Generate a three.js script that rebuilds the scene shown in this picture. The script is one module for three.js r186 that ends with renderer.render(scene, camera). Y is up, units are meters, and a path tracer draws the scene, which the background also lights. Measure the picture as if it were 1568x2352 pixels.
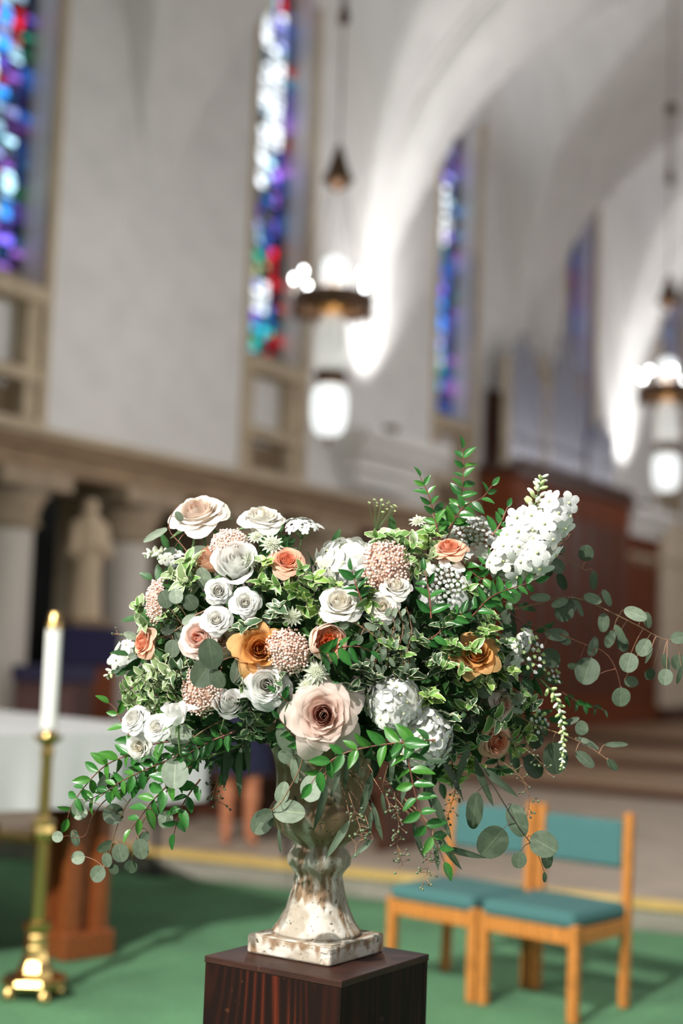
import * as THREE from 'three';
import { RectAreaLightUniformsLib } from 'three/addons/lights/RectAreaLightUniformsLib.js';
import { RoundedBoxGeometry } from 'three/addons/geometries/RoundedBoxGeometry.js';
import { mergeGeometries } from 'three/addons/utils/BufferGeometryUtils.js';
import { MarchingCubes } from 'three/addons/objects/MarchingCubes.js';

// ---------------------------------------------------------------- camera, sky, key light, exposure
const scene = new THREE.Scene();
const V = (x, y, z) => new THREE.Vector3(x, y, z);
const RAD = Math.PI / 180;
const FPX = 3267;                                   // focal length in pixels of the 1568 x 2352 frame
const camera = new THREE.PerspectiveCamera(2 * Math.atan(1176 / FPX) / RAD, 1568 / 2352, 0.1, 120);
camera.filmGauge = 36;
camera.position.set(0, 1.55, 0);
camera.rotation.set(5.75 * RAD, 33.5 * RAD, 2.1 * RAD, 'YXZ');
camera.focus = 3.06;
camera.userData.fStop = 1.22;
camera.updateMatrixWorld(true);
scene.add(camera);

const renderer = new THREE.WebGLRenderer({ antialias: true });
renderer.toneMapping = THREE.LinearToneMapping;
renderer.toneMappingExposure = 1.0;
renderer.shadowMap.enabled = true;
RectAreaLightUniformsLib.init();

scene.background = new THREE.Color().setRGB(3.0, 3.2, 3.4);       // bright overcast daylight behind the stained glass

function shadowed(l) { l.castShadow = true; l.shadow.mapSize.set(2048, 2048); l.shadow.bias = -0.0005; return l; }
// two stage spotlights: one high under the vault behind the camera, one lower on the gallery towards the window wall
const SPOTS = [
  { at: V(-1.7, 9.9, 5.8), aim: V(-3.1, 0.8, -4.6), power: 880, cone: 25, label: 'black stage spotlight hung under the vault aimed at the flowers' },
  { at: V(-5.4, 5.4, 7.2), aim: V(-2.3, 1.25, -3.1), power: 370, cone: 16, label: 'black stage spotlight on the gallery aimed across at the flowers' },
];
for (const s of SPOTS) {
  const l = shadowed(new THREE.SpotLight(new THREE.Color().setRGB(1.0, 0.97, 0.92), s.power, 0, s.cone * RAD, 0.5, 2));
  l.name = 'stage_spot_light'; l.position.copy(s.at); l.target.position.copy(s.aim); l.shadow.radius = 4;
  scene.add(l, l.target);
}

// ---------------------------------------------------------------- helpers
function RNG(seed) { let a = seed >>> 0; return () => { a = (a + 0x6D2B79F5) | 0; let t = Math.imul(a ^ (a >>> 15), 1 | a); t = (t + Math.imul(t ^ (t >>> 7), 61 | t)) ^ t; return ((t ^ (t >>> 14)) >>> 0) / 4294967296; }; }
const rnd = RNG(20240611);
const rr = (a, b) => a + (b - a) * rnd();
const lerp = (a, b, t) => a + (b - a) * t;
const sstep = (a, b, x) => { const t = Math.min(1, Math.max(0, (x - a) / (b - a))); return t * t * (3 - 2 * t); };
const names = {};
function numbered(n) { const k = names[n] = (names[n] ?? -1) + 1; return k ? n + '_' + String(k).padStart(3, '0') : n; }
function tag(o, label, category, group, kind) { if (label) o.userData.label = label; if (category) o.userData.category = category; if (group) o.userData.group = group; if (kind) o.userData.kind = kind; return o; }
function lit(m) { m.castShadow = true; m.receiveShadow = true; return m; }
function thing(name, label, category, group, pos, turn = 0) { const g = new THREE.Group(); g.name = numbered(name); if (pos) g.position.copy(pos); g.rotation.y = turn; scene.add(g); return tag(g, label, category, group); }
function part(name, geo, mat, parent) { const m = lit(new THREE.Mesh(geo, mat)); m.name = name; parent.add(m); return m; }
function single(name, geo, mat, label, category, group) { const m = lit(new THREE.Mesh(geo, mat)); m.name = numbered(name); scene.add(m); return tag(m, label, category, group); }
function struct(name, geo, mat, label, parent) { const m = lit(new THREE.Mesh(geo, mat)); m.name = parent ? name : numbered(name); (parent ?? scene).add(m); if (!parent) tag(m, label, null, null, 'structure'); return m; }
function structGroup(name, label) { const g = new THREE.Group(); g.name = numbered(name); scene.add(g); return tag(g, label, null, null, 'structure'); }
function clean(g) { const o = new THREE.BufferGeometry(), s = g.index ? g.toNonIndexed() : g; for (const k of ['position', 'normal', 'uv']) if (s.attributes[k]) o.setAttribute(k, s.attributes[k]); return o; }
function merge(list) { return mergeGeometries(list.map(clean)); }
function uvBox(g, s = 1) {                       // uv in metres from position and facing
  g = g.index ? g.toNonIndexed() : g; const p = g.attributes.position, n = g.attributes.normal, uv = new Float32Array(p.count * 2);
  for (let i = 0; i < p.count; i++) { const ax = Math.abs(n.getX(i)), ay = Math.abs(n.getY(i)), az = Math.abs(n.getZ(i)); const x = p.getX(i), y = p.getY(i), z = p.getZ(i);
    if (ay >= ax && ay >= az) { uv[2 * i] = x * s; uv[2 * i + 1] = z * s; } else if (ax >= az) { uv[2 * i] = z * s; uv[2 * i + 1] = y * s; } else { uv[2 * i] = x * s; uv[2 * i + 1] = y * s; } }
  g.setAttribute('uv', new THREE.BufferAttribute(uv, 2)); return g;
}
function box(x0, x1, y0, y1, z0, z1, r = 0) { const w = x1 - x0, h = y1 - y0, d = z1 - z0; const g = r ? new RoundedBoxGeometry(w, h, d, 2, r) : new THREE.BoxGeometry(w, h, d); g.translate((x0 + x1) / 2, (y0 + y1) / 2, (z0 + z1) / 2); return uvBox(g); }
function lathe(pts, seg = 32) { return new THREE.LatheGeometry(pts.map(([r, y]) => new THREE.Vector2(r, y)), seg); }
function tube(pts, r, seg = 12, rad = 6) { return new THREE.TubeGeometry(new THREE.CatmullRomCurve3(pts), seg, r, rad, false); }
function rod(a, b, r, rad = 8, r2 = r) { const d = b.clone().sub(a), L = d.length(); const g = new THREE.CylinderGeometry(r2, r, L, rad); g.translate(0, L / 2, 0); g.applyQuaternion(new THREE.Quaternion().setFromUnitVectors(V(0, 1, 0), d.normalize())); g.translate(a.x, a.y, a.z); return g; }
// a pixel of the photograph gives a direction; depth along the view axis gives the point
const CQ = camera.quaternion, CP = camera.position;
function at(px, py, Z) { return V((px - 784) / FPX * Z, -(py - 1176) / FPX * Z, -Z).applyQuaternion(CQ).add(CP); }
const CR = V(1, 0, 0).applyQuaternion(CQ), CU = V(0, 1, 0).applyQuaternion(CQ), CB = V(0, 0, 1).applyQuaternion(CQ);
const cdir = (r, u, t) => CR.clone().multiplyScalar(r).addScaledVector(CU, u).addScaledVector(CB, t).normalize();

// ---------------------------------------------------------------- procedural textures
function vnoise(seed) { const r = RNG(seed), N = 256, t = new Float32Array(N * N).map(() => r()); const g = (x, y) => t[((y % N + N) % N) * N + ((x % N + N) % N)];
  return (x, y, per) => { const X = Math.floor(x), Y = Math.floor(y); let fx = x - X, fy = y - Y; fx = fx * fx * (3 - 2 * fx); fy = fy * fy * (3 - 2 * fy); const w = (a) => per ? ((a % per) + per) % per : a; const x0 = w(X), x1 = w(X + 1), y0 = w(Y), y1 = w(Y + 1); return lerp(lerp(g(x0, y0), g(x1, y0), fx), lerp(g(x0, y1), g(x1, y1), fx), fy); }; }
const nz = vnoise(77);
function fbm(u, v, f, oct = 4) { let s = 0, a = 0.5, tot = 0; for (let i = 0; i < oct; i++) { s += a * nz(u * f + i * 17.3 * 0, v * f, f); tot += a; a *= 0.5; f *= 2; } return s / tot; }
function tex(N, fn, srgb = true) { const d = new Uint8Array(N * N * 4); for (let j = 0; j < N; j++) for (let i = 0; i < N; i++) { const c = fn(i / N, j / N); const k = (j * N + i) * 4; for (let q = 0; q < 3; q++) d[k + q] = Math.max(0, Math.min(255, c[q] * 255)); d[k + 3] = 255; }
  const t = new THREE.DataTexture(d, N, N); t.wrapS = t.wrapT = THREE.RepeatWrapping; t.magFilter = THREE.LinearFilter; t.minFilter = THREE.LinearMipmapLinearFilter; t.generateMipmaps = true; if (srgb) t.colorSpace = THREE.SRGBColorSpace; t.needsUpdate = true; return t; }
function rep(t, x, y = x) { const c = t.clone(); c.repeat.set(x, y); c.needsUpdate = true; return c; }
const mixc = (a, b, t) => [lerp(a[0], b[0], t), lerp(a[1], b[1], t), lerp(a[2], b[2], t)];
function M(r, g, b, o = {}) { const m = new THREE.MeshPhysicalMaterial({ color: new THREE.Color().setRGB(r, g, b), roughness: 0.6, ...o }); return m; }

const tPlaster = tex(256, (u, v) => { const n = 0.93 + 0.07 * fbm(u, v, 8, 5); return [n, n * 0.995, n * 0.985]; });
const tStone = tex(256, (u, v) => { const n = 0.8 + 0.2 * fbm(u, v, 10, 5); return [n, n * 0.98, n * 0.95]; });
const tCarpet = tex(512, (u, v) => { const n = 0.72 + 0.2 * fbm(u, v, 6, 3) + 0.22 * (nz(u * 256, v * 256, 256) - 0.5); return [n * 0.98, n, n * 0.98]; });
const tPile = tex(256, (u, v) => { const n = nz(u * 128, v * 128, 128); return [n, n, n]; }, false);
const tPly = tex(1024, (u, v) => {                               // dark stained plywood: tall cathedral grain
  const w = nz(u * 10, v * 2, 0) * 1.6 + nz(u * 4 + 9, v * 0.9 + 4, 0) * 2.2;
  const g = 0.5 + 0.5 * Math.sin((u * 16 + w * 1.9) * 6.283 / 1.2);
  const fine = nz(u * 240, v * 5, 0), patch = sstep(0.42, 0.72, nz(u * 9 + 3, v * 1.6 + 7, 0));
  const t = Math.pow(g, 2.2) * (0.25 + 0.75 * patch) * (0.6 + 0.6 * fine);
  const c = mixc([0.115, 0.07, 0.055], [0.42, 0.20, 0.12], Math.min(1, t)); const s = nz(u * 60, v * 40, 0) > 0.955 ? 0.25 : 0; return mixc(c, [0.75, 0.6, 0.42], s); });
const tPlyTop = tex(512, (u, v) => { const t = fbm(u, v, 7, 5) * 0.7 + 0.3 * nz(u * 6, v * 90, 0); const c = mixc([0.17, 0.115, 0.1], [0.34, 0.22, 0.18], t); return mixc(c, [0.6, 0.5, 0.4], nz(u * 50, v * 50, 50) > 0.97 ? 0.3 : 0); });
const tWood = tex(512, (u, v) => { const w = fbm(u, v, 4, 3); const g = 0.5 + 0.5 * Math.sin((u * 26 + w * 7) * 6.283); const n = 0.74 + 0.16 * g + 0.12 * nz(u * 200, v * 6, 0); return [n, n * 0.97, n * 0.93]; });
const tLinen = tex(256, (u, v) => { const n = 0.9 + 0.05 * Math.sin(u * 402) + 0.05 * Math.sin(v * 402); return [n, n, n]; });
const tFabric = tex(256, (u, v) => { const n = 0.86 + 0.14 * nz(u * 120, v * 120, 120); return [n, n, n]; });

const mPlaster = M(0.70, 0.68, 0.668, { map: rep(tPlaster, 0.5), roughness: 0.9 });
const mVault = M(0.70, 0.68, 0.668, { map: rep(tPlaster, 0.4), roughness: 0.9, side: THREE.DoubleSide });
const mArch = M(0.74, 0.725, 0.71, { map: rep(tPlaster, 0.5), roughness: 0.85, side: THREE.DoubleSide });
const mTan = M(0.57, 0.475, 0.355, { map: rep(tStone, 0.6), roughness: 0.9 });
const mTanDark = M(0.36, 0.25, 0.16, { map: rep(tStone, 0.6), roughness: 0.9 });  // darker tan: shade on the gallery beam face is put into this colour
const mColumn = M(0.74, 0.69, 0.65, { map: rep(tStone, 0.5), roughness: 0.8 });
const mCapital = M(0.44, 0.345, 0.25, { map: rep(tStone, 0.9), roughness: 0.85 });  // stone colour darkened for the shade under the beam
const mCarpet = M(0.16, 0.385, 0.19, { map: rep(tCarpet, 0.55), bumpMap: rep(tPile, 4), bumpScale: 0.004, roughness: 0.97 });
const mStoneFloor = M(0.42, 0.35, 0.29, { map: rep(tStone, 0.45), roughness: 0.55 });
const mRiser = M(0.40, 0.385, 0.34, { map: rep(tStone, 0.7), roughness: 0.8 });
const mNosing = M(0.85, 0.60, 0.20, { map: rep(tStone, 0.8), roughness: 0.6 });
const mStepWood = M(0.38, 0.25, 0.16, { map: rep(tWood, 0.8), roughness: 0.55 });
const mOrganWood = M(0.22, 0.058, 0.020, { map: rep(tWood, 0.5), roughness: 0.6, specularIntensity: 0.4 });
const mDarkWood = M(0.085, 0.028, 0.014, { map: rep(tWood, 0.7), roughness: 0.45 });
const mLead = M(0.02, 0.02, 0.022, { roughness: 0.7, metalness: 0.3 });

// ---------------------------------------------------------------- the church: floor, walls, vault
const WX = -10, BAY = 4.42, WIN0 = -9.15;          // plane of the window wall, window spacing, first window centre
const ZB = 12, ZF = -36, XR = 10;                  // back wall, far wall, opposite wall
struct('floor', box(-14, XR + 0.4, -0.3, 0, ZF - 0.4, ZB + 0.4), mCarpet, 'deep green carpet covering the sanctuary floor');

{ // chancel platform beyond the carpet: one stone step with a yellow nosing, then wooden steps
  const g = structGroup('trim_1', 'grey stone step with a yellow edge at the end of the green carpet');
  const a = V(-9.9, 0, -7.2), b = V(9.9, 0, -10.15), d = b.clone().sub(a), L = d.length(), turn = -Math.atan2(d.z, d.x);
  const add = (name, geo, m) => { const q = struct(name, geo, m, null, g); q.rotation.y = turn; q.position.copy(a); };
  let s = 0; for (let i = 0; i < 9; i++) { const w = L / 9; add('riser_block', box(i * w + 0.004, (i + 1) * w - 0.004, 0, 0.125, -0.35, 0, 0.006), mRiser); add('nosing_strip', box(i * w + 0.003, (i + 1) * w - 0.003, 0.125, 0.172, -0.12, 0.02, 0.008), mNosing); }
  const f = struct('chancel_floor', new THREE.BufferGeometry(), mStoneFloor, null, g);
  const sh = new THREE.Shape([new THREE.Vector2(-9.95, 7.3), new THREE.Vector2(9.95, 10.25), new THREE.Vector2(9.95, 35.9), new THREE.Vector2(-9.95, 35.9)]);
  const eg = new THREE.ExtrudeGeometry(sh, { depth: 0.168, bevelEnabled: false }); eg.rotateX(-Math.PI / 2); f.geometry = uvBox(eg);
  [[-14.5, 0.168, 0.29], [-17, 0.29, 0.41], [-20, 0.41, 0.54]].forEach(([z, y0, y1], i) => { const st = structGroup('floor', `brown wooden chancel step, ${['lowest of three on the stone floor', 'middle of three', 'topmost of three below the panelling'][i]}`);
    struct('tread', box(-9.65, 9.6, y1 - 0.035, y1, -35.8, z + 0.03, 0.008), mStepWood, null, st); struct('riser', box(-9.65, 9.6, y0, y1 - 0.035, z - 0.4, z), mDarkWood, null, st); });
}

// profile of nave vault and arches in x, y for the window side; x mirrored beyond 0
const PROF = new THREE.CatmullRomCurve3([V(-10.02, 4.4, 0), V(-10.02, 5.2, 0), V(-10.0, 6.0, 0), V(-9.93, 6.8, 0), V(-9.77, 7.5, 0), V(-9.3, 8.48, 0), V(-8.8, 9.17, 0), V(-8.14, 9.78, 0), V(-7.65, 10.13, 0), V(-6.2, 10.95, 0), V(-4.2, 11.8, 0), V(-2, 12.35, 0), V(0, 12.55, 0)], false, 'centripetal');
const profPts = PROF.getSpacedPoints(60).map((p) => new THREE.Vector2(p.x, p.y));
const profAll = profPts.concat(profPts.slice(0, -1).reverse().map((p) => new THREE.Vector2(-p.x, p.y)));
const VOFF = 0.22;                                  // vault skin lies this far outside the arch soffit
const skin = profAll.map((p, i) => { const a = profAll[Math.max(0, i - 1)], b = profAll[Math.min(profAll.length - 1, i + 1)], t = b.clone().sub(a).normalize(); const off = lerp(0.03, VOFF, sstep(7.6, 9.6, p.y)); return new THREE.Vector2(p.x - t.y * off * Math.sign(1), p.y + t.x * off); });
const lun = (z) => { const d = ((z - WIN0) / BAY); const f = Math.abs(d - Math.round(d)) * BAY; const q = Math.min(1, f / (BAY / 2)); return 5.45 + 5.5 * (1 - Math.pow(q, 1.75)); };
{ // groin vault: the higher of the nave barrel and the cross barrels over the windows
  const nzv = 400, P = [], I = [], n = skin.length, UV = [];
  for (let j = 0; j <= nzv; j++) { const z = lerp(ZB, ZF, j / nzv), L = lun(z); for (let i = 0; i < n; i++) { P.push(skin[i].x, Math.max(skin[i].y, L), z); UV.push(i * 0.3, z); } }
  for (let j = 0; j < nzv; j++) for (let i = 0; i < n - 1; i++) { const a = j * n + i; I.push(a, a + 1, a + n, a + 1, a + n + 1, a + n); }
  const g = new THREE.BufferGeometry(); g.setAttribute('position', new THREE.Float32BufferAttribute(P, 3)); g.setAttribute('uv', new THREE.Float32BufferAttribute(UV, 2)); g.setIndex(I); g.computeVertexNormals();
  struct('ceiling', g, mVault, 'off-white plastered groin vault over the nave');
  struct('ceiling', box(-11, 11, 13.2, 13.6, ZF - 0.4, ZB + 0.4), mVault, 'flat roof slab above the plastered vault');
}
function archRib(z0, label) {                       // moulded transverse arch: stepped section swept along the profile
  const sec = [[-0.62, 0.55], [-0.62, 0.3], [-0.5, 0.27], [-0.45, 0.16], [-0.36, 0.16], [-0.31, 0.05], [-0.24, 0], [0.24, 0], [0.31, 0.05], [0.36, 0.16], [0.45, 0.16], [0.5, 0.27], [0.62, 0.3], [0.62, 0.55]];
  const g = structGroup('trim', label), n = profAll.length;
  for (let k = 0; k < sec.length - 1; k++) { const P = [], I = [], U = []; for (let i = 0; i < n; i++) { const a = profAll[Math.max(0, i - 1)], b = profAll[Math.min(n - 1, i + 1)], t = b.clone().sub(a).normalize(); for (const s of [k, k + 1]) { P.push(profAll[i].x - t.y * sec[s][1], profAll[i].y + t.x * sec[s][1], z0 + sec[s][0]); U.push(i * 0.3, s * 0.2); } }
    for (let i = 0; i < n - 1; i++) { const a = i * 2; I.push(a, a + 1, a + 2, a + 1, a + 3, a + 2); }
    const q = new THREE.BufferGeometry(); q.setAttribute('position', new THREE.Float32BufferAttribute(P, 3)); q.setAttribute('uv', new THREE.Float32BufferAttribute(U, 2)); q.setIndex(I); q.computeVertexNormals(); g.userData.geos = (g.userData.geos ?? []).concat(q); }
  const geos = g.userData.geos; delete g.userData.geos;
  struct('arch_moulding', merge(geos), mArch, null, g);
  for (const s of [-1, 1]) { // springing corbel: stacked mouldings with a ledge
    const X = (a, b) => s < 0 ? [WX - 0.1, WX + b] : [-WX - b, -WX + 0.1];
    for (const [y0, y1, b, w] of [[4.25, 4.4, 0.62, 1.05], [4.1, 4.25, 0.5, 0.95], [3.9, 4.1, 0.34, 0.82], [3.72, 3.9, 0.24, 0.72]]) struct('corbel_moulding', box(...X(0, b), y0, y1, z0 - w, z0 + w, 0.02), mArch, null, g);
  }
}
const ARCHZ = [-6.94, -15.78, -24.62, -33.4];
for (const [i, z] of ARCHZ.entries()) archRib(z, `white moulded transverse arch ${['over the altar end of the carpet', 'between the tall stained glass window and the organ', 'behind the organ pipes', 'at the far end of the nave'][i]}`);
archRib(1.9, 'white moulded transverse arch above the pedestal side of the nave');

// window wall with arched recesses
function recess(zc, y0 = 3.62, w = 1.15, yt = 9.65) { const h = new THREE.Path(); h.moveTo(zc - w / 2, y0); h.lineTo(zc + w / 2, y0); h.lineTo(zc + w / 2, yt); h.quadraticCurveTo(zc + w / 2 - 0.06, yt + 0.55, zc, yt + 0.85); h.quadraticCurveTo(zc - w / 2 + 0.06, yt + 0.55, zc - w / 2, yt); h.lineTo(zc - w / 2, y0); return h; }
const FILLZ = [-3, -11, -20]; // added fill light windows low in the unseen opposite wall
const winZ = []; for (let i = -4; i < 6; i++) winZ.push(WIN0 - BAY * i);
for (const s of [-1, 1]) {
  const sh = new THREE.Shape(); sh.moveTo(ZF - 0.4, s < 0 ? 3.3 : 0); sh.lineTo(ZB + 0.4, s < 0 ? 3.3 : 0); sh.lineTo(ZB + 0.4, 12.8); sh.lineTo(ZF - 0.4, 12.8); sh.closePath();
  for (const z of winZ) sh.holes.push(recess(z));
  if (s > 0) for (const z of FILLZ) { const h = new THREE.Path(); h.moveTo(z - 1.6, 1.1); h.lineTo(z + 1.6, 1.1); h.lineTo(z + 1.6, 3.5); h.lineTo(z - 1.6, 3.5); h.lineTo(z - 1.6, 1.1); sh.holes.push(h); }
  const g = new THREE.ExtrudeGeometry(sh, { depth: 0.5, bevelEnabled: false, curveSegments: 8 });   // shape x = world z
  g.rotateY(-Math.PI / 2);                           // x->z, depth -> -x
  g.translate(s < 0 ? WX : -WX + 0.5, 0, 0);
  struct(s < 0 ? 'wall_left' : 'wall_right', uvBox(g), mPlaster, s < 0 ? 'pale plaster wall with tall recessed stained glass windows' : 'pale plaster nave wall facing the stained glass windows');
}
const rearShape = new THREE.Shape([[-14, 0], [XR + 0.5, 0], [XR + 0.5, 13.2], [-14, 13.2]].map((q) => new THREE.Vector2(...q)));
rearShape.holes.push(new THREE.Path([[-3, 3.2], [3, 3.2], [3, 9.2], [-3, 9.2]].map((q) => new THREE.Vector2(...q))));  // opening cut for the added rear fill window
struct('wall_back', uvBox(new THREE.ExtrudeGeometry(rearShape, { depth: 0.4, bevelEnabled: false }).translate(0, 0, ZB)), mPlaster, 'pale plaster wall closing the nave behind the congregation');
struct('wall_far', box(-14, XR + 0.5, 0, 13.2, ZF - 0.4, ZF), mPlaster, 'pale plaster wall closing the far end of the chancel');
struct('wall_aisle', box(-13.6, -13.2, 0, 3.8, ZF, ZB), mTan, 'tan stone rear wall of the low side aisle');
struct('ceiling', box(-13.4, WX - 0.0, 3.3, 3.5, ZF, ZB), mTan, 'tan stone soffit of the low side aisle');

// stained glass: rows of pane colour codes from top to bottom, four panes to a row
const GLASS = { w: [0.82, 0.88, 0.9], c: [0.42, 0.66, 0.80], b: [0.02, 0.10, 0.42], B: [0.03, 0.22, 0.62], n: [0.008, 0.016, 0.09], v: [0.16, 0.10, 0.58], p: [0.36, 0.14, 0.66], r: [0.50, 0.008, 0.02], g: [0.02, 0.22, 0.13], t: [0.02, 0.26, 0.33], y: [0.62, 0.66, 0.32], l: [0.36, 0.38, 0.72], d: [0.012, 0.02, 0.03] };
const glassM = {}; for (const k in GLASS) glassM[k] = [0.14, 0.8, 2.1].map((f) => new THREE.MeshPhysicalMaterial({ color: new THREE.Color().setRGB(...GLASS[k].map((c) => Math.min(0.95, k === 'w' ? 0.35 + c * f * 0.5 : c * 0.6 * f))), roughness: 0.22, transmission: 1, thickness: 0, ior: 1.5, side: THREE.DoubleSide }));
const PANES = [
  'bBbn tBrb wlrB clBb wwrv wlrb ccrg wwrB wwrb ylrv yyrp bBrb BBrb BtrB BBcb Blcb rcrb rBrv Blrg lBcg cvpb wrpb cBBv yclb wcpp gtcb wlpB wrcb rgcg tyBv BBvb tpvB plBp vppv',
  'tBbr btrr tBrr lcrr lvlr vcrl yvwr wvlb wclb wwcb cwwr wwwt wwwb wwwv wwwv cwwp twwb wwwr wwbp wcbp wcpb wcvb cBpn vBvb vyvB lBvb cbnr tbrr gyrd ygrr lwrd wwbr wwBr vtBt ttgr gtrr trrd',
  'BbBB BBbB BtBb vByp ypyv yypp lwyv cwlp wwlp clpv lvlb lvvp wwBb wwcB wwwB wwwb wwpB wwcp gtbp gbtb gbvn vlBb yvbt yBrb BBBv bBvb wcvb clvb wcbp wwbp ygbB ytpp yBpp BBvb bBBb',
  'vpvv vvbv rvbv rvnp bvpn ccbv clBv bBbn bnvb gtbb bvbv vpvb bprv nvrp bBvn bvpv vpvb BtBb rvpv pvpb BBvb bBbn bbvb vbnb bvpb Bbvb bbnb tdbn bbvb bvbb vvbv',
  'bBbB BvbB tBbb rbBv bBtB Bbvb bvpb BvbB vbpb Bbvb bBvp vpbv BbBv tBvb vpbB bBvp bvpv vbpb BvbB', 'bBbv vpbB tBvb ycBp Bbvr bBwv vbBp'];
const winGeoCache = new Map();
function stained(zc, s, idx, label) {
  const t = thing('stained_glass_window', label, 'window', s < 0 ? 'stained glass windows in the pale wall' : 'stained glass windows in the opposite nave wall', V(s * 10.36, 0, zc));
  t.userData.kind = 'structure'; delete t.userData.category; t.name = `window_${++winCount}`;
  const codes = PANES[idx].split(' '), n = s < 0 ? 58 : 14, rows = Array.from({ length: n }, (_, j) => codes[Math.floor(j * codes.length / n)]), R = RNG(500 + idx), y0 = 5.16, y1 = 10.5, w = 1.15, C = 5, CF = [0, 0.44, 0.58, 0.72, 0.86, 1];
  const px = [], py = []; for (let j = 0; j <= n; j++) for (let i = 0; i <= C; i++) { px.push((CF[i] - 0.5) * w + (i % C ? (R() - 0.5) * 0.08 : 0)); py.push(lerp(y1, y0, j / n) + (j % n ? (R() - 0.5) * 0.06 : 0)); }
  const lead = [];
  for (let j = 0; j < n; j++) for (let i = 0; i < C; i++) { const q = [j * (C + 1) + i, j * (C + 1) + i + 1, (j + 1) * (C + 1) + i + 1, (j + 1) * (C + 1) + i];
    const code = rows[j][Math.max(0, i - 1)]; const g = new THREE.BufferGeometry(); g.setAttribute('position', new THREE.Float32BufferAttribute(q.flatMap((k) => [0, py[k], -px[k]]), 3)); g.setIndex([0, 3, 1, 1, 3, 2]); g.computeVertexNormals(); g.setAttribute('uv', new THREE.Float32BufferAttribute([0, 1, 1, 1, 1, 0, 0, 0], 2));
    const pick = R(); part('pane', g, (glassM[code] ?? glassM.b)[pick < 0.34 ? 0 : pick < 0.74 ? 1 : 2], t);
    for (const [a, b] of [[q[0], q[1]], [q[0], q[3]]]) lead.push(rod(V(0.004, py[a], -px[a]), V(0.004, py[b], -px[b]), 0.012, 4)); }
  const lm = part('lead_came', merge(lead), mLead, t); lm.userData.kind = 'stuff';
  return t;
}
let winCount = 0;
winZ.forEach((z, k) => { const i = k - 4; if (i < -1) return; stained(z, -1, ((i % 4) + 4) % 4 === 3 && i > 3 ? 4 : (i < 0 ? 4 : i === 4 ? 4 : i > 4 ? 5 : i), ['stained glass window beside the altar carpet with a red stripe and violet border', 'tall stained glass window with white centre and red lower edge before the white arch', 'stained glass window of blue and white panes behind the chandelier arch', 'narrow violet and blue stained glass window beside the organ pipes', 'deep blue stained glass window behind the far chandelier', 'stained glass window at the far end of the pale wall'][i] ?? 'stained glass window in the nave near the congregation'); });
winZ.forEach((z, k) => { if (k % 1 === 0) stained(z, 1, 5, 'stained glass window in the plaster wall across the nave'); });

// stone surround, sill, blind panel and pierced grille under each window of the wall in view
for (const z of winZ) {
  const g = structGroup('trim', 'tan stone window surround with sill, blind panel and pierced grille'), w = 0.575, X = WX;
  for (const e of [-1, 1]) struct('jamb_strip', box(X - 0.07, X + 0.035, 3.6, 9.7, z + e * (w + 0.04) - 0.05, z + e * (w + 0.04) + 0.05, 0.012), mTan, null, g);
  struct('sill', box(X - 0.4, X + 0.06, 4.84, 5.0, z - w, z + w, 0.02), mTan, null, g);
  const sl = box(-0.22, 0.22, -0.05, 0.05, -w, w); sl.rotateZ(-0.5); sl.translate(X - 0.2, 5.06, z); struct('sill_slope', sl, mTan, null, g);
  struct('blind_panel', box(X - 0.42, X - 0.22, 4.2, 4.84, z - w, z + w), mPlaster, null, g);
  for (const e of [-1, 1]) struct('stile', box(X - 0.24, X - 0.02, 3.6, 4.86, z + e * (w - 0.09) - 0.09, z + e * (w - 0.09) + 0.09, 0.01), mTan, null, g);
  struct('rail', box(X - 0.3, X + 0.02, 4.06, 4.2, z - w, z + w, 0.015), mTan, null, g);
  struct('rail', box(X - 0.3, X + 0.04, 3.52, 3.7, z - w, z + w, 0.015), mTan, null, g);
  struct('grille_back', box(X - 0.4, X - 0.3, 3.7, 4.06, z - w, z + w), mTan, null, g);
  for (let i = 0; i < 8; i++) for (let j = 0; j < 4; j++) { const tg = new THREE.TorusGeometry(0.046, 0.012, 4, 10); tg.rotateY(Math.PI / 2); tg.translate(X - 0.16, 3.745 + j * 0.09, z - 0.34 + i * 0.097); if (z < -4 && z > -20) struct('grille_ring', tg, mTanDark, null, g); }
}

{ // gallery beam over the aisle arcade
  const g = structGroup('trim', 'brown moulded gallery beam along the wall above the aisle columns');
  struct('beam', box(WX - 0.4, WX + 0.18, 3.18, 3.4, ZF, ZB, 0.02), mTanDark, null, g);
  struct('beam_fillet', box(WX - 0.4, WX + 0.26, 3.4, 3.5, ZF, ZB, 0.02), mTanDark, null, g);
  struct('beam_cap', box(WX - 0.4, WX + 0.34, 3.5, 3.58, ZF, ZB, 0.02), mTan, null, g);
}
for (let k = 0, z = -4.4; z > -19; z -= 1.69, k++) { // aisle columns
  const c = thing('aisle_column', 'round stone aisle column with a square capital under the brown gallery beam', 'column', 'stone columns of the side aisle', V(WX - 0.12, 0, z)); c.userData.kind = 'structure';
  part('shaft', lathe([[0.33, 0.3], [0.3, 0.36], [0.29, 2.62], [0.31, 2.66]], 28), mColumn, c);
  part('base', box(-0.38, 0.38, 0, 0.2, -0.38, 0.38, 0.02), mColumn, c); part('base_ring', lathe([[0, 0.2], [0.38, 0.2], [0.4, 0.25], [0.35, 0.3], [0, 0.3]], 28), mColumn, c);
  part('capital', lathe([[0.29, 2.62], [0.36, 2.68], [0.32, 2.74], [0.36, 2.88], [0.46, 3.0], [0, 3.0]], 28), mCapital, c); part('abacus', box(-0.46, 0.46, 3.0, 3.18, -0.46, 0.46, 0.02), mCapital, c);
}
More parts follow.
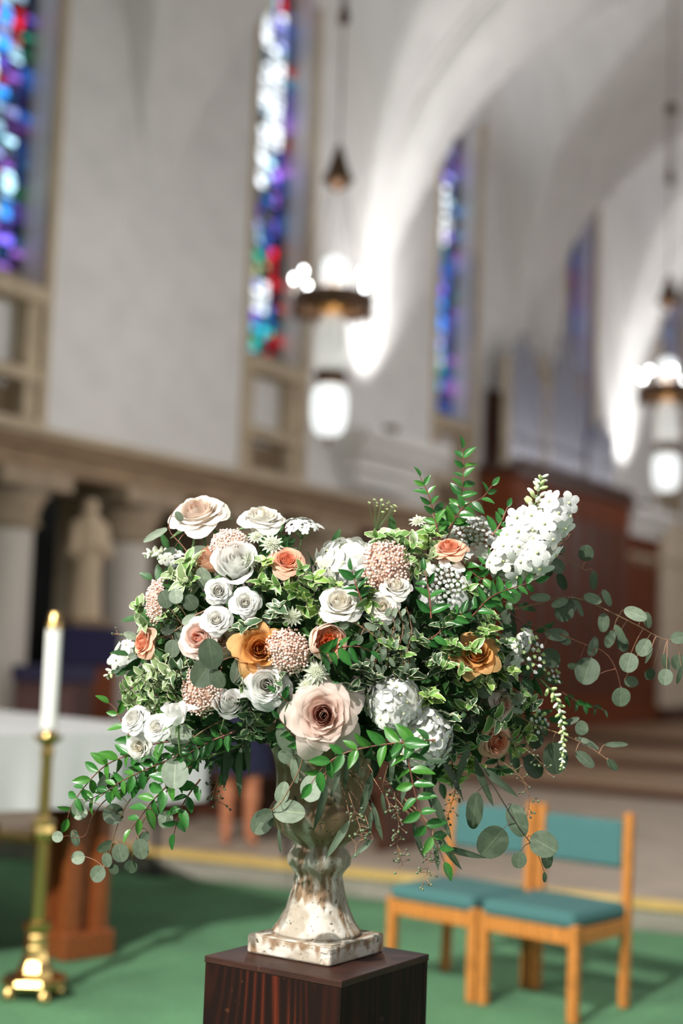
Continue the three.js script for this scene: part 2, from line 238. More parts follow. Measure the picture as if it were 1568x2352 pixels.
{ // wall of panelling beyond the organ and the pale screen wall
  const g = structGroup('trim', 'dark red-brown wooden panelling between the organ case and the pale screen');
  struct('panel_wall', box(WX - 0.3, WX + 0.25, 0.54, 4.3, -25.65, -23.2), mOrganWood, null, g);
  for (let z = -25.5; z < -23.3; z += 0.6) struct('panel_stile', box(WX + 0.24, WX + 0.29, 0.9, 4.2, z, z + 0.09, 0.01), mDarkWood, null, g);
  struct('panel_cap', box(WX - 0.3, WX + 0.4, 4.28, 4.4, -25.7, -23.2, 0.02), mDarkWood, null, g);
  struct('wall_screen', box(WX - 0.3, WX + 0.3, 0.8, 4.3, -35.9, -25.68), mTan.clone(), 'pale beige screen wall beyond the wooden panelling').material.color.setRGB(0.78, 0.68, 0.55);
  struct('wall_screen', box(WX - 0.3, WX + 0.42, 0.54, 0.8, -35.9, -25.68), mDarkWood, 'dark wooden plinth under the beige screen wall');
}

// ---------------------------------------------------------------- fixed lamps
const mBronze = M(0.10, 0.055, 0.03, { roughness: 0.45, metalness: 0.7 });
const mGlobe = new THREE.MeshPhysicalMaterial({ color: 0xf4f4f2, roughness: 0.4, emissive: new THREE.Color().setRGB(0.72, 0.77, 0.78), emissiveIntensity: 1.25 });
const mBulb = new THREE.MeshPhysicalMaterial({ color: 0xffffff, roughness: 0.3, emissive: new THREE.Color().setRGB(1, 1.03, 1.04), emissiveIntensity: 18 });
const mShade = M(0.72, 0.73, 0.72, { roughness: 0.5, transmission: 0.5, thickness: 0 });
const mLampOn = new THREE.MeshPhysicalMaterial({ color: 0xffffff, roughness: 0.3, emissive: new THREE.Color().setRGB(1, 0.97, 0.92), emissiveIntensity: 3 });
function chandelier(p, label) {
  const t = thing('chandelier', label, 'chandelier', 'hanging church chandeliers', p);          // origin at ring height
  const S = 1.0; const top = 11.2 - p.y;
  part('ring', lathe([[0.33, -0.06], [0.365, -0.08], [0.37, 0.07], [0.345, 0.09], [0.32, 0.06], [0.33, -0.06]], 36), mBronze, t);
  const fr = []; for (let k = 0; k < 24; k++) { const a = k / 24 * 6.283; const c = new THREE.ConeGeometry(0.022, 0.07, 5); c.rotateX(Math.PI); c.translate(0.36 * Math.cos(a), -0.11, 0.36 * Math.sin(a)); fr.push(c); } part('ring_fringe', merge(fr), mBronze, t).userData.kind = 'stuff';
  part('ring_dish', lathe([[0.0, 0.16], [0.1, 0.15], [0.16, 0.06], [0.22, 0.0], [0.14, -0.07], [0, -0.08]], 28), M(0.42, 0.2, 0.05, { roughness: 0.4, metalness: 0.7 }), t);
  for (let k = 0; k < 8; k++) { const a = k / 8 * 6.283 + 0.25, x = 0.37 * Math.cos(a), z = 0.37 * Math.sin(a); const c = part('candle_tube', rod(V(x, 0.08, z), V(x, 0.2, z), 0.014), M(0.7, 0.68, 0.6), t); const b = new THREE.SphereGeometry(0.02, 12, 10); b.scale(1, 1.7, 1); b.translate(x, 0.235, z); part('bulb', b, mBulb, c); part('spoke', rod(V(0.12 * Math.cos(a), 0.0, 0.12 * Math.sin(a)), V(x, 0.02, z), 0.012), mBronze, t); }
  part('upper_lantern', lathe([[0.05, 0.16], [0.1, 0.18], [0.115, 0.28], [0.11, 0.4], [0.05, 0.45]], 24), mGlobe, t);
  part('lower_cylinder', lathe([[0.08, -0.1], [0.13, -0.16], [0.155, -0.32], [0.155, -0.56], [0.12, -0.63]], 24), mShade, t);
  part('collar', lathe([[0.12, -0.62], [0.15, -0.64], [0.13, -0.74], [0.11, -0.75]], 24), mBronze, t);
  part('globe', lathe([[0.11, -0.75], [0.155, -0.8], [0.168, -0.9], [0.165, -1.05], [0.14, -1.16], [0.08, -1.21], [0, -1.22]], 28), mGlobe, t);
  part('finial', lathe([[0, -1.3], [0.02, -1.27], [0.03, -1.22], [0, -1.2]], 12), mBronze, t);
  for (let k = 0; k < 4; k++) { const a = k / 4 * 6.283 + 0.5; part('hanger_rod', rod(V(0.33 * Math.cos(a), 0.06, 0.33 * Math.sin(a)), V(0.06 * Math.cos(a), 1.2, 0.06 * Math.sin(a)), 0.004, 5), mBronze, t); }
  part('canopy_bell', lathe([[0.03, 1.5], [0.05, 1.42], [0.09, 1.3], [0.13, 1.2], [0.15, 1.17], [0.11, 1.13], [0.04, 1.08], [0, 1.07]], 20), mBronze, t);
  if (top > 4.3) { part('chain_pulley', new THREE.SphereGeometry(0.075, 14, 10).translate(0, 3.66, 0), mBronze, t); part('chain_weight', lathe([[0, 2.66], [0.05, 2.68], [0.055, 2.76], [0.02, 2.86], [0, 2.87]], 12), mBronze, t); for (const e of [-1, 1]) part('chain_strand', rod(V(e * 0.03, 2.8, 0), V(e * 0.05, 3.64, 0), 0.008, 5), mBronze, t); }
  part('chain', rod(V(0, 1.45, 0), V(0, top, 0), 0.008, 6), mBronze, t);
  const l = shadowed(new THREE.PointLight(new THREE.Color().setRGB(1, 0.985, 0.96), 4.8, 0, 2)); l.position.set(0, -0.98, 0); l.shadow.radius = 6; t.add(l); l.name = 'globe_light';
  const l2 = shadowed(new THREE.PointLight(new THREE.Color().setRGB(1, 0.985, 0.96), 4.4, 0, 2)); l2.position.set(0, 0.34, 0); l2.shadow.radius = 6; t.add(l2); l2.name = 'lantern_light';
}
chandelier(at(765, 700, 13.0), 'bronze ring chandelier with candle bulbs hanging before the big white arch');
chandelier(at(1532, 905, 17.6), 'bronze ring chandelier hanging in front of the second arch near the organ');
chandelier(V(-6.4, 4.8, -24.0), 'added unseen bronze ring chandelier beyond the organ at the window side');  // added out of view to brighten the far chancel
chandelier(V(6.6, 4.8, -24.0), 'added unseen bronze ring chandelier beyond the steps across the nave');  // also added, unseen, for more light in the far zone
chandelier(V(6.6, 4.8, -10.6), 'bronze ring chandelier on the opposite side of the nave by the altar');
chandelier(V(6.6, 4.8, -16.7), 'bronze ring chandelier on the opposite side of the nave by the steps');
chandelier(V(-6.6, 4.8, 3.2), 'bronze ring chandelier on the window side among the congregation');
chandelier(V(6.6, 4.8, 1.2), 'bronze ring chandelier over the far seats of the congregation');

function uplight(p, towards, power, label) {
  const t = thing('uplight', label, 'lamp', 'uplights on the arch corbels', p);
  part('lamp_housing', lathe([[0, 0], [0.09, 0], [0.1, 0.1], [0.085, 0.1], [0.08, 0.03], [0, 0.03]], 20), mBronze, t);
  const disc = new THREE.CircleGeometry(0.08, 20); disc.rotateX(-Math.PI / 2); disc.translate(0, 0.06, 0); part('lamp_lens', disc, mLampOn, t);
  const l = shadowed(new THREE.SpotLight(new THREE.Color().setRGB(0.98, 0.99, 1.0), power, 0, 38 * RAD, 0.9, 2)); l.position.set(0, 0.12, 0); l.target.position.copy(towards).sub(p); l.shadow.radius = 4; t.add(l, l.target); l.name = 'uplight_beam';
}
for (const [i, z] of [-15.78, -24.62, -6.94, 1.9].entries()) for (const s of [-1, 1]) uplight(V(s * 9.5, 4.4, z + 0.35), V(s * 9.45, 10, z + 0.05), 75, s < 0 ? ['small uplight on the corbel of the big white arch', 'small uplight on the corbel behind the organ', 'small uplight on the corbel above the altar', 'small uplight on the corbel above the congregation'][i] : 'small uplight on a corbel of the opposite wall');

for (const sp of SPOTS) { // the spotlight fittings
  const t = thing('stage_spotlight', sp.label, 'spotlight', null, sp.at);
  const d = sp.aim.clone().sub(sp.at).normalize(), q = new THREE.Quaternion().setFromUnitVectors(V(0, 0, 1), d);
  const can = lathe([[0.0, -0.5], [0.12, -0.5], [0.15, -0.4], [0.15, -0.06], [0.14, -0.06], [0.14, -0.4]], 24); can.rotateX(Math.PI / 2); can.applyQuaternion(q); part('housing', can, mLead, t);
  const lens = new THREE.CircleGeometry(0.135, 24); lens.translate(0, 0, -0.07); lens.applyQuaternion(q); part('lens', lens, mLampOn, t);
  part('yoke', rod(V(0, 0, 0).addScaledVector(d, -0.25), V(0, 2.2, 0).addScaledVector(d, -0.25), 0.02), mLead, t);
}
// added fill: unseen glowing windows with area lights in the opposite and rear walls
function fillWindow(p, dir, w, h, power, label) {
  const t = thing('added_fill_window', label, 'window', 'added fill light windows out of view', p, Math.atan2(dir.x, dir.z)); t.userData.kind = 'structure';
  part('glow_pane', new THREE.PlaneGeometry(w, h), new THREE.MeshPhysicalMaterial({ color: 0xffffff, roughness: 0.5, emissive: new THREE.Color().setRGB(0.9, 0.96, 1), emissiveIntensity: 0.9 }), t);  // opaque pane made to glow as part of the added fill
  for (const e of [-1, 0, 1]) { part('mullion', box(e * w / 2 - 0.04, e * w / 2 + 0.04, -h / 2, h / 2, 0, 0.08), mTan, t); part('transom', box(-w / 2, w / 2, e * h / 2 - 0.04, e * h / 2 + 0.04, 0, 0.08), mTan, t); }
  const l = new THREE.RectAreaLight(new THREE.Color().setRGB(0.97, 0.98, 1), power, w * 0.9, h * 0.9); l.position.set(0, 0, 0.12); l.lookAt(p.clone().addScaledVector(dir, 5)); l.rotation.set(0, Math.PI, 0); t.add(l); l.name = 'fill_window_light';
}
for (const z of FILLZ) fillWindow(V(10.2, 2.3, z), V(-1, 0, 0), 3.2, 2.4, 3.8, 'added glowing fill window under the opposite stained glass, out of view');
fillWindow(V(0, 6.2, 12.15), V(0, 0, -1), 6, 6, 1.6, 'added glowing fill window in the unseen rear wall of the nave');

// ---------------------------------------------------------------- organ
{
  const o = thing('pipe_organ', 'red-brown wooden pipe organ with silver pipes between two stained glass windows', 'organ', null, V(-9.66, 0.54, -20.95));
  part('case', box(-0.3, 0.3, 0, 3.75, -2.25, 2.25, 0.02), mOrganWood, o);
  part('case_cornice', box(-0.3, 0.4, 3.75, 3.9, -2.3, 2.3, 0.03), mDarkWood, o);
  for (let z = -2.0; z < 2.0; z += 0.62) { const q = part('case_panel', box(0.29, 0.34, 0.3, 3.5, z, z + 0.5, 0.01), mOrganWood, o); part('panel_moulding', box(0.335, 0.355, 0.5, 3.3, z + 0.08, z + 0.42, 0.005), mDarkWood, q); }
  const cr = []; for (let i = 0; i < 26; i++) { const s = new THREE.IcosahedronGeometry(0.07, 0); s.scale(1, 1.2, 1); s.translate(0.3, 3.96, -2.2 + i * 0.17); cr.push(s); } part('carved_cresting', merge(cr), mDarkWood, o).userData.kind = 'stuff';
  const silver = M(0.45, 0.44, 0.49, { roughness: 0.25, metalness: 0.85 });
  part('pipe_screen', box(-0.28, -0.2, 3.8, 5.1, -0.9, 2.1, 0.01), mDarkWood, o);
  const pipe = (x, z, h, r) => { const p = part('pipe', lathe([[0.001, 3.85], [r * 0.5, 4.0], [r, 4.3], [r, 3.9 + h], [r * 0.86, 3.9 + h]], 14), silver, o); p.position.set(x, 0, z); const m = part('mouth', box(r * 0.75, r * 1.02, 4.3, 4.4, -r * 0.55, r * 0.55), mLead, p); };
  for (let i = 0; i < 7; i++) pipe(0.12, 2.05 - i * 0.19, 2.1 - Math.abs(i - 2) * 0.2, 0.07);
  for (let i = 0; i < 7; i++) pipe(0.16, 0.75 - i * 0.19, 2.75 - Math.abs(i - 3) * 0.42, 0.07);
  for (let i = 0; i < 6; i++) pipe(0.12, -0.85 - i * 0.19, 1.2 + (i % 2) * 0.05 - Math.abs(i - 3) * 0.12, 0.06);
  for (const [z0, w, h] of [[0.3, 0.75, 2.6], [1.55, 0.7, 2.3]]) for (const e of [-1, 1]) { const b = box(-0.05, 0.05, 3.9, 3.9 + h * 0.72, -0.04, 0.04, 0.01); const q = part('tower_post', b, mTan, o); q.position.set(0.14, 0, z0 + e * w); }
}

// ---------------------------------------------------------------- statue in the aisle
function capsuleField(bones, lo, hi, cell) {      // smooth union of tapered capsules -> mesh
  const size = hi.clone().sub(lo), N = Math.ceil(Math.max(size.x, size.y, size.z) / cell), mc = new MarchingCubes(N, new THREE.MeshBasicMaterial(), false, false, 200000);
  mc.isolation = 0; const S = Math.max(size.x, size.y, size.z), c = lo.clone().add(hi).multiplyScalar(0.5), p = V(0, 0, 0), ab = V(0, 0, 0), ap = V(0, 0, 0);
  for (let k = 0; k < N; k++) for (let j = 0; j < N; j++) for (let i = 0; i < N; i++) {
    p.set((i - N / 2) / (N / 2) * S / 2 + c.x, (j - N / 2) / (N / 2) * S / 2 + c.y, (k - N / 2) / (N / 2) * S / 2 + c.z); let d = 1e3;
    for (const [a, b, ra, rb, kk = 0.03] of bones) { ab.copy(b).sub(a); ap.copy(p).sub(a); const t = Math.min(1, Math.max(0, ap.dot(ab) / Math.max(1e-9, ab.lengthSq()))); const q = ap.addScaledVector(ab, -t).length() - lerp(ra, rb, t); const h = Math.max(0, Math.min(1, 0.5 + 0.5 * (d - q) / kk)); d = lerp(d, q, h) - kk * h * (1 - h); }
    mc.field[i + j * N + k * N * N] = -d; }
  mc.update(); const n = mc.count, g = new THREE.BufferGeometry(); const P = mc.positionArray.slice(0, n * 3), Nn = mc.normalArray.slice(0, n * 3);
  for (let i = 0; i < n; i++) { P[3 * i] = P[3 * i] * S / 2 + c.x; P[3 * i + 1] = P[3 * i + 1] * S / 2 + c.y; P[3 * i + 2] = P[3 * i + 2] * S / 2 + c.z; }
  g.setAttribute('position', new THREE.BufferAttribute(P, 3)); g.setAttribute('normal', new THREE.BufferAttribute(Nn, 3)); g.setAttribute('uv', new THREE.BufferAttribute(new Float32Array(n * 2), 2)); return g;
}
{
  const p = at(195, 1425, 13.95); const s = thing('robed_statue', 'tan carved robed statue standing on a dark plinth between the aisle columns', 'statue', null, V(p.x, p.y, p.z), 1.2);
  const B = [[V(0, 0.02, 0), V(0, 0.45, 0), 0.15, 0.12], [V(0, 0.45, 0), V(0, 0.9, 0), 0.125, 0.15], [V(0, 0.9, 0), V(0, 0.98, 0), 0.11, 0.06], [V(0, 1.0, 0), V(0, 1.12, 0.01), 0.05, 0.075, 0.02], [V(0.14, 0.92, 0), V(0.18, 0.66, 0.05), 0.06, 0.05], [V(0.18, 0.66, 0.05), V(0.05, 0.72, 0.16), 0.05, 0.035], [V(-0.14, 0.92, 0), V(-0.19, 0.66, 0.05), 0.06, 0.05], [V(-0.19, 0.66, 0.05), V(-0.05, 0.74, 0.16), 0.05, 0.035], [V(0, 1.13, -0.03), V(0, 0.95, -0.07), 0.075, 0.09]];
  for (let k = 0; k < 7; k++) { const a = k / 7 * 6.283; B.push([V(0.13 * Math.cos(a), 0.0, 0.13 * Math.sin(a)), V(0.09 * Math.cos(a), 0.7, 0.09 * Math.sin(a)), 0.035, 0.03, 0.02]); }
  part('figure', capsuleField(B, V(-0.3, -0.03, -0.3), V(0.3, 1.27, 0.3), 0.018), M(0.56, 0.43, 0.29, { roughness: 0.75, side: THREE.DoubleSide }), s);
  part('statue_base', box(-0.2, 0.2, -0.06, 0.02, -0.2, 0.2, 0.01), mTanDark, s);
  const pl = thing('statue_plinth', 'dark plinth draped in deep blue cloth under the statue', 'plinth', null, V(p.x, 0, p.z), 1.0);
  part('plinth_body', box(-0.27, 0.27, 0, p.y - 0.42, -0.27, 0.27, 0.02), mOrganWood, pl); part('cloth', box(-0.29, 0.29, p.y - 0.45, p.y - 0.065, -0.29, 0.29, 0.03), M(0.014, 0.012, 0.05, { roughness: 0.9 }), pl);
  const niche = thing('niche_backboard', 'tall black backboard standing behind the statue', 'backboard', null, V(p.x - 0.62, 0, p.z + 0.18), 0);
  part('board', box(-0.03, 0.03, 0, 3.05, -0.34, 0.34, 0.01), M(0.008, 0.011, 0.01, { roughness: 0.9 }), niche); part('board_frame', box(-0.045, 0.045, 3.05, 3.12, -0.36, 0.36, 0.01), mDarkWood, niche);
  const cab = thing('side_cabinet', 'low reddish wooden cabinet standing beside the statue plinth', 'cabinet', null, at(120, 1640, 12.9).setY(0), 0.35);
  part('cabinet_body', box(-0.3, 0.3, 0, 1.22, -0.2, 0.2, 0.015), M(0.10, 0.045, 0.045, { roughness: 0.6, map: rep(tWood, 1) }), cab); part('cabinet_top', box(-0.32, 0.32, 1.22, 1.36, -0.22, 0.22, 0.015), M(0.03, 0.025, 0.07, { roughness: 0.8 }), cab); for (const e of [-1, 1]) { const dr = part('door', box(e * 0.145 - 0.135, e * 0.145 + 0.135, 0.1, 1.15, 0.195, 0.215, 0.006), M(0.11, 0.05, 0.045, { roughness: 0.6 }), cab); part('knob', new THREE.SphereGeometry(0.015, 10, 8).translate(e * 0.04, 0.65, 0.228), mBronze, dr); }
}

// ---------------------------------------------------------------- altar table with cloth
const mLinen = M(0.72, 0.72, 0.715, { map: rep(tLinen, 3), roughness: 0.9, side: THREE.DoubleSide });
const mAltarWood = M(0.30, 0.085, 0.022, { map: rep(tWood, 1), roughness: 0.42 });
{
  const C = V(-4.80, 0, -6.01), turn = -12.5 * RAD, H = 1.12;      // far corner of the top nearest the flowers; local -x along v, +z along u
  const t = thing('altar_table', 'dark red-brown wooden altar table on clustered pillar legs', 'altar', null, C, turn);
  const L = 2.6, D = 2.1;
  part('table_top', box(-L, 0, H - 0.09, H - 0.006, 0, D, 0.012), mAltarWood, t);
  part('apron', box(-L + 0.12, -0.12, H - 0.3, H - 0.09, 0.12, D - 0.12), mAltarWood, t);
  const leg = (x, z) => { const g = part('leg_cluster', box(x - 0.075, x + 0.075, 0.12, H - 0.3, z - 0.075, z + 0.075, 0.01), mAltarWood, t);
    for (const [a, b] of [[1, 1], [1, -1], [-1, 1], [-1, -1]]) part('pillar', box(x + a * 0.085 - 0.036, x + a * 0.085 + 0.036, 0.12, H - 0.3, z + b * 0.085 - 0.036, z + b * 0.085 + 0.036, 0.008), mAltarWood, g);
    part('leg_plinth', box(x - 0.15, x + 0.15, 0, 0.13, z - 0.15, z + 0.15, 0.012), mAltarWood, g); };
  leg(-0.21, 0.62); leg(-0.21, D - 0.35); leg(-L + 0.32, 0.62); leg(-L + 0.32, D - 0.35);
  part('stretcher', box(-L + 0.32, -0.32, 0.55, 0.66, D / 2 - 0.04, D / 2 + 0.04, 0.01), mAltarWood, t);
  // cloth: top sheet plus four hanging sides with soft folds
  const cl = thing('altar_cloth', 'white linen cloth hanging over the altar table', 'tablecloth', null, C, turn);
  const sheet = [], P = [[0.012, -0.012], [0.012, D + 0.012], [-L - 0.012, D + 0.012], [-L - 0.012, -0.012]];
  const top = box(-L - 0.012, 0.012, H - 0.004, H + 0.002, -0.012, D + 0.012); sheet.push(top);
  for (let k = 0; k < 4; k++) { const a = P[k], b = P[(k + 1) % 4], nu = 48, nv = 8, dx = b[0] - a[0], dz = b[1] - a[1], len = Math.hypot(dx, dz), nx = -dz / len * -1, nzz = dx / len * -1; const g = new THREE.PlaneGeometry(1, 1, nu, nv), p = g.attributes.position;
    for (let i = 0; i < p.count; i++) { const u = p.getX(i) + 0.5, v = 0.5 - p.getY(i), s = u * len; const f = v * (0.008 * Math.sin(s * 14 + k) + 0.006 * Math.sin(s * 31 + 2 * k)) + v * 0.012; p.setXYZ(i, a[0] + dx * u + nx * f, H - v * 0.36, a[1] + dz * u + nzz * f); } g.computeVertexNormals(); sheet.push(g); }
  part('cloth_sheet', merge(sheet.map((g) => uvBox(g))), mLinen, cl);
}

// ---------------------------------------------------------------- brass candlestick with a white candle
const mBrass = M(0.62, 0.42, 0.16, { roughness: 0.24, metalness: 1 });
{
  const p = V(-4.64, 0, -4.69); const t = thing('brass_candlestick', 'tall brass floor candlestick with octagonal foot before the altar cloth', 'candlestick', null, p, 0.2);
  const oct = (pts) => { const g = lathe(pts, 8).toNonIndexed(); g.computeVertexNormals(); return g; };
  part('foot_plate', oct([[0, 0.055], [0.14, 0.055], [0.15, 0.075], [0.14, 0.09], [0, 0.09]]), mBrass, t);
  for (let k = 0; k < 4; k++) { const a = k / 4 * 6.283 + 0.6; part('foot', lathe([[0, 0], [0.028, 0], [0.03, 0.02], [0.016, 0.06], [0, 0.06]], 10).translate(0.115 * Math.cos(a), 0, 0.115 * Math.sin(a)), mBrass, t); }
  part('base', oct([[0.085, 0.09], [0.08, 0.12], [0.06, 0.16], [0.052, 0.2], [0.056, 0.215], [0.05, 0.23], [0.052, 0.26], [0.046, 0.275], [0.062, 0.29], [0.066, 0.32], [0.05, 0.33], [0, 0.33]]), mBrass, t);
  part('shaft', lathe([[0.031, 0.33], [0.031, 0.64], [0.029, 0.68]], 20), mBrass, t);
  part('knop', oct([[0.03, 0.67], [0.05, 0.69], [0.054, 0.72], [0.05, 0.745], [0.053, 0.76], [0.04, 0.775], [0, 0.775]]), mBrass, t);
  part('upper_shaft', lathe([[0.03, 0.77], [0.026, 0.8], [0.025, 1.04], [0.034, 1.06], [0.026, 1.08], [0.03, 1.115]], 20), mBrass, t);
  part('drip_pan', lathe([[0.02, 1.1], [0.055, 1.12], [0.07, 1.14], [0.066, 1.143], [0.045, 1.13], [0.036, 1.145], [0.036, 1.17], [0, 1.17]], 24), mBrass, t);
  const c = thing('pillar_candle', 'tall white pillar candle with a brass follower cap in the candlestick', 'candle', null, p.clone().setY(1.17));
  part('wax', lathe([[0, 0], [0.0355, 0], [0.0355, 0.46], [0, 0.46]], 24), M(0.85, 0.84, 0.80, { roughness: 0.5 }), c);
  part('follower_cap', lathe([[0.0375, 0.45], [0.0385, 0.47], [0.03, 0.485], [0.026, 0.52], [0.012, 0.53], [0.0, 0.53]], 24), mBrass, c);
  part('wick', rod(V(0, 0.53, 0), V(0.002, 0.545, 0), 0.0015, 5), mLead, c);
}

// ---------------------------------------------------------------- two teal upholstered oak chairs
const mOak = M(0.60, 0.245, 0.055, { map: rep(tWood, 1.2), roughness: 0.45, specularIntensity: 0.7 });
const mTeal = M(0.058, 0.165, 0.16, { map: rep(tFabric, 2), roughness: 0.9, sheen: 0.3, sheenRoughness: 0.6 });
function chair(p, turn, label) {                    // origin on floor at the centre; faces +z
  const t = thing('upholstered_chair', label, 'chair', 'teal chairs on the green carpet', p, turn), W = 0.235, D = 0.22, sh = 0.405;
  for (const e of [-1, 1]) { part('front_leg', box(e * W - 0.024, e * W + 0.024, 0, sh + 0.015, D - 0.024, D + 0.024, 0.01), mOak, t);
    const b = box(-0.022, 0.022, 0, 0.875, -0.024, 0.024, 0.012); const m = part('back_post', b, mOak, t); m.position.set(e * W, 0, -D); m.rotation.x = -0.035;
    part('side_rail', box(e * W - 0.014, e * W + 0.014, sh - 0.075, sh - 0.005, -D, D, 0.006), mOak, t); }
  part('front_rail', box(-W, W, sh - 0.075, sh - 0.002, D - 0.014, D + 0.016, 0.006), mOak, t); part('rear_rail', box(-W, W, sh - 0.075, sh - 0.005, -D - 0.014, -D + 0.014, 0.006), mOak, t);
  const s = new RoundedBoxGeometry(2 * W + 0.02, 0.075, 2 * D + 0.04, 6, 0.034), q = s.attributes.position; for (let i = 0; i < q.count; i++) { const x = q.getX(i) / (W + 0.02), z = q.getZ(i) / (D + 0.02); if (q.getY(i) > 0) q.setY(i, q.getY(i) + 0.028 * (1 - x * x) * (1 - z * z)); } s.computeVertexNormals(); s.translate(0, sh + 0.03, 0.012); part('seat_cushion', uvBox(s), mTeal, t);
  const b = new RoundedBoxGeometry(2 * W - 0.05, 0.215, 0.06, 8, 0.02), k = b.attributes.position; for (let i = 0; i < k.count; i++) { const x = k.getX(i) / W; k.setZ(i, k.getZ(i) - 0.03 * (1 - x * x) + (k.getZ(i) > 0 ? 0.008 * (1 - Math.pow(k.getY(i) / 0.11, 2)) : 0)); } b.computeVertexNormals(); const bm = part('back_cushion', uvBox(b), mTeal, t); bm.position.set(0, 0.725, -D - 0.024); bm.rotation.x = -0.05;
}
{ const a = V(-2.80, 0, -6.12), turn = -7 * RAD; chair(a, turn, 'oak chair with teal seat and both back posts clear of other furniture'); chair(V(-3.325, 0, -6.18), turn, 'oak chair with teal seat between the pedestal and the other teal chair'); }

// ---------------------------------------------------------------- stands, kneeler and person on the chancel floor
for (const [x, y, h, lab] of [[355, 2008, 0.62, 'short black floor stand by the altar end at the stone step'], [655, 2032, 0.5, 'short black floor stand behind the urn stem at the stone step']]) { const d = at(x, y, 1).sub(CP), k = -CP.y / d.y, p = CP.clone().addScaledVector(d, k); const t = thing('floor_stand', lab, 'stand', null, p); part('stand_pole', rod(V(0, 0.02, 0), V(0, h, 0), 0.022), mLead, t); part('stand_foot', lathe([[0, 0], [0.13, 0], [0.13, 0.012], [0.03, 0.03], [0, 0.03]], 20), mLead, t); part('stand_clip', box(-0.05, 0.05, h, h + 0.03, -0.03, 0.03, 0.008), mLead, t); }
{ const t = thing('choir_bench', 'dark wooden choir bench behind the altar on the stone chancel floor', 'bench', null, V(-7.0, 0.168, -9.25), 0.0);
  part('bench_back', box(-0.5, 1.6, 0.03, 0.95, -0.05, 0.0, 0.01), mDarkWood, t); part('bench_seat', box(-0.5, 1.6, 0.4, 0.45, 0, 0.42, 0.01), mDarkWood, t); for (const x of [-0.5, 1.6]) part('bench_end', box(x - 0.04, x + 0.04, 0, 1.0, -0.06, 0.45, 0.012), mDarkWood, t); part('bench_top_rail', box(-0.54, 1.64, 0.95, 1.0, -0.08, 0.05, 0.01), mDarkWood, t); }
{ // standing person in a dark blue dress, seen as bare legs under the flowers
  const t = thing('person', 'person in a dark blue knee-length dress with bare legs behind the altar', 'person', null, V(-6.4, 0.168, -8.45), 0.75);
  const skin = M(0.52, 0.20, 0.10, { roughness: 0.55, side: THREE.DoubleSide });
  const leg = (s, f) => [[V(s * 0.09, 0.86, 0), V(s * 0.085, 0.47, 0.02 + f), 0.085, 0.058], [V(s * 0.085, 0.47, 0.02 + f), V(s * 0.085, 0.33, f), 0.055, 0.056], [V(s * 0.085, 0.33, f), V(s * 0.085, 0.08, f - 0.01), 0.056, 0.035], [V(s * 0.085, 0.05, f - 0.03), V(s * 0.1, 0.03, f + 0.15), 0.036, 0.026]];
  const arm = (s) => [[V(s * 0.17, 1.36, 0), V(s * 0.24, 1.08, 0.02), 0.05, 0.04], [V(s * 0.24, 1.08, 0.02), V(s * 0.2, 0.88, 0.14), 0.04, 0.028], [V(s * 0.2, 0.88, 0.14), V(s * 0.18, 0.82, 0.18), 0.03, 0.024]];
  const B = [...leg(-1, 0), ...leg(1, 0.06), [V(0, 0.9, 0), V(0, 1.08, 0), 0.14, 0.11, 0.06], [V(0, 1.08, 0), V(0, 1.32, 0), 0.11, 0.13, 0.06], ...arm(-1), ...arm(1), [V(0, 1.38, 0), V(0, 1.48, 0.01), 0.055, 0.05], [V(0, 1.55, 0.02), V(0, 1.62, 0.01), 0.085, 0.09, 0.03], [V(0, 1.55, 0.105), V(0, 1.57, 0.11), 0.013, 0.01, 0.012]];
  for (const s of [-1, 1]) { for (let f = 0; f < 4; f++) B.push([V(s * (0.175 + f * 0.008), 0.8, 0.19 - f * 0.012), V(s * (0.165 + f * 0.009), 0.745 + Math.abs(f - 1.5) * 0.006, 0.21 - f * 0.013), 0.009, 0.008, 0.006]); B.push([V(s * 0.165, 0.83, 0.2), V(s * 0.135, 0.79, 0.22), 0.011, 0.009, 0.008]); }
  part('body', capsuleField(B, V(-0.45, -0.01, -0.45), V(0.45, 1.73, 0.45), 0.0155), skin, t);
  part('dress', lathe([[0.255, 0.5], [0.25, 0.55], [0.2, 0.85], [0.165, 1.05], [0.18, 1.25], [0.17, 1.36], [0.08, 1.42]], 28).scale(1, 1, 0.75), M(0.007, 0.008, 0.035, { roughness: 0.85, side: THREE.DoubleSide }), t);
  part('hair', capsuleField([[V(0, 1.66, -0.015), V(0, 1.5, -0.06), 0.095, 0.07, 0.03], [V(0, 1.69, 0.03), V(0, 1.66, -0.02), 0.06, 0.08, 0.03]], V(-0.16, 1.35, -0.2), V(0.16, 1.8, 0.16), 0.016), M(0.03, 0.016, 0.01, { roughness: 0.6, side: THREE.DoubleSide }), t);
}

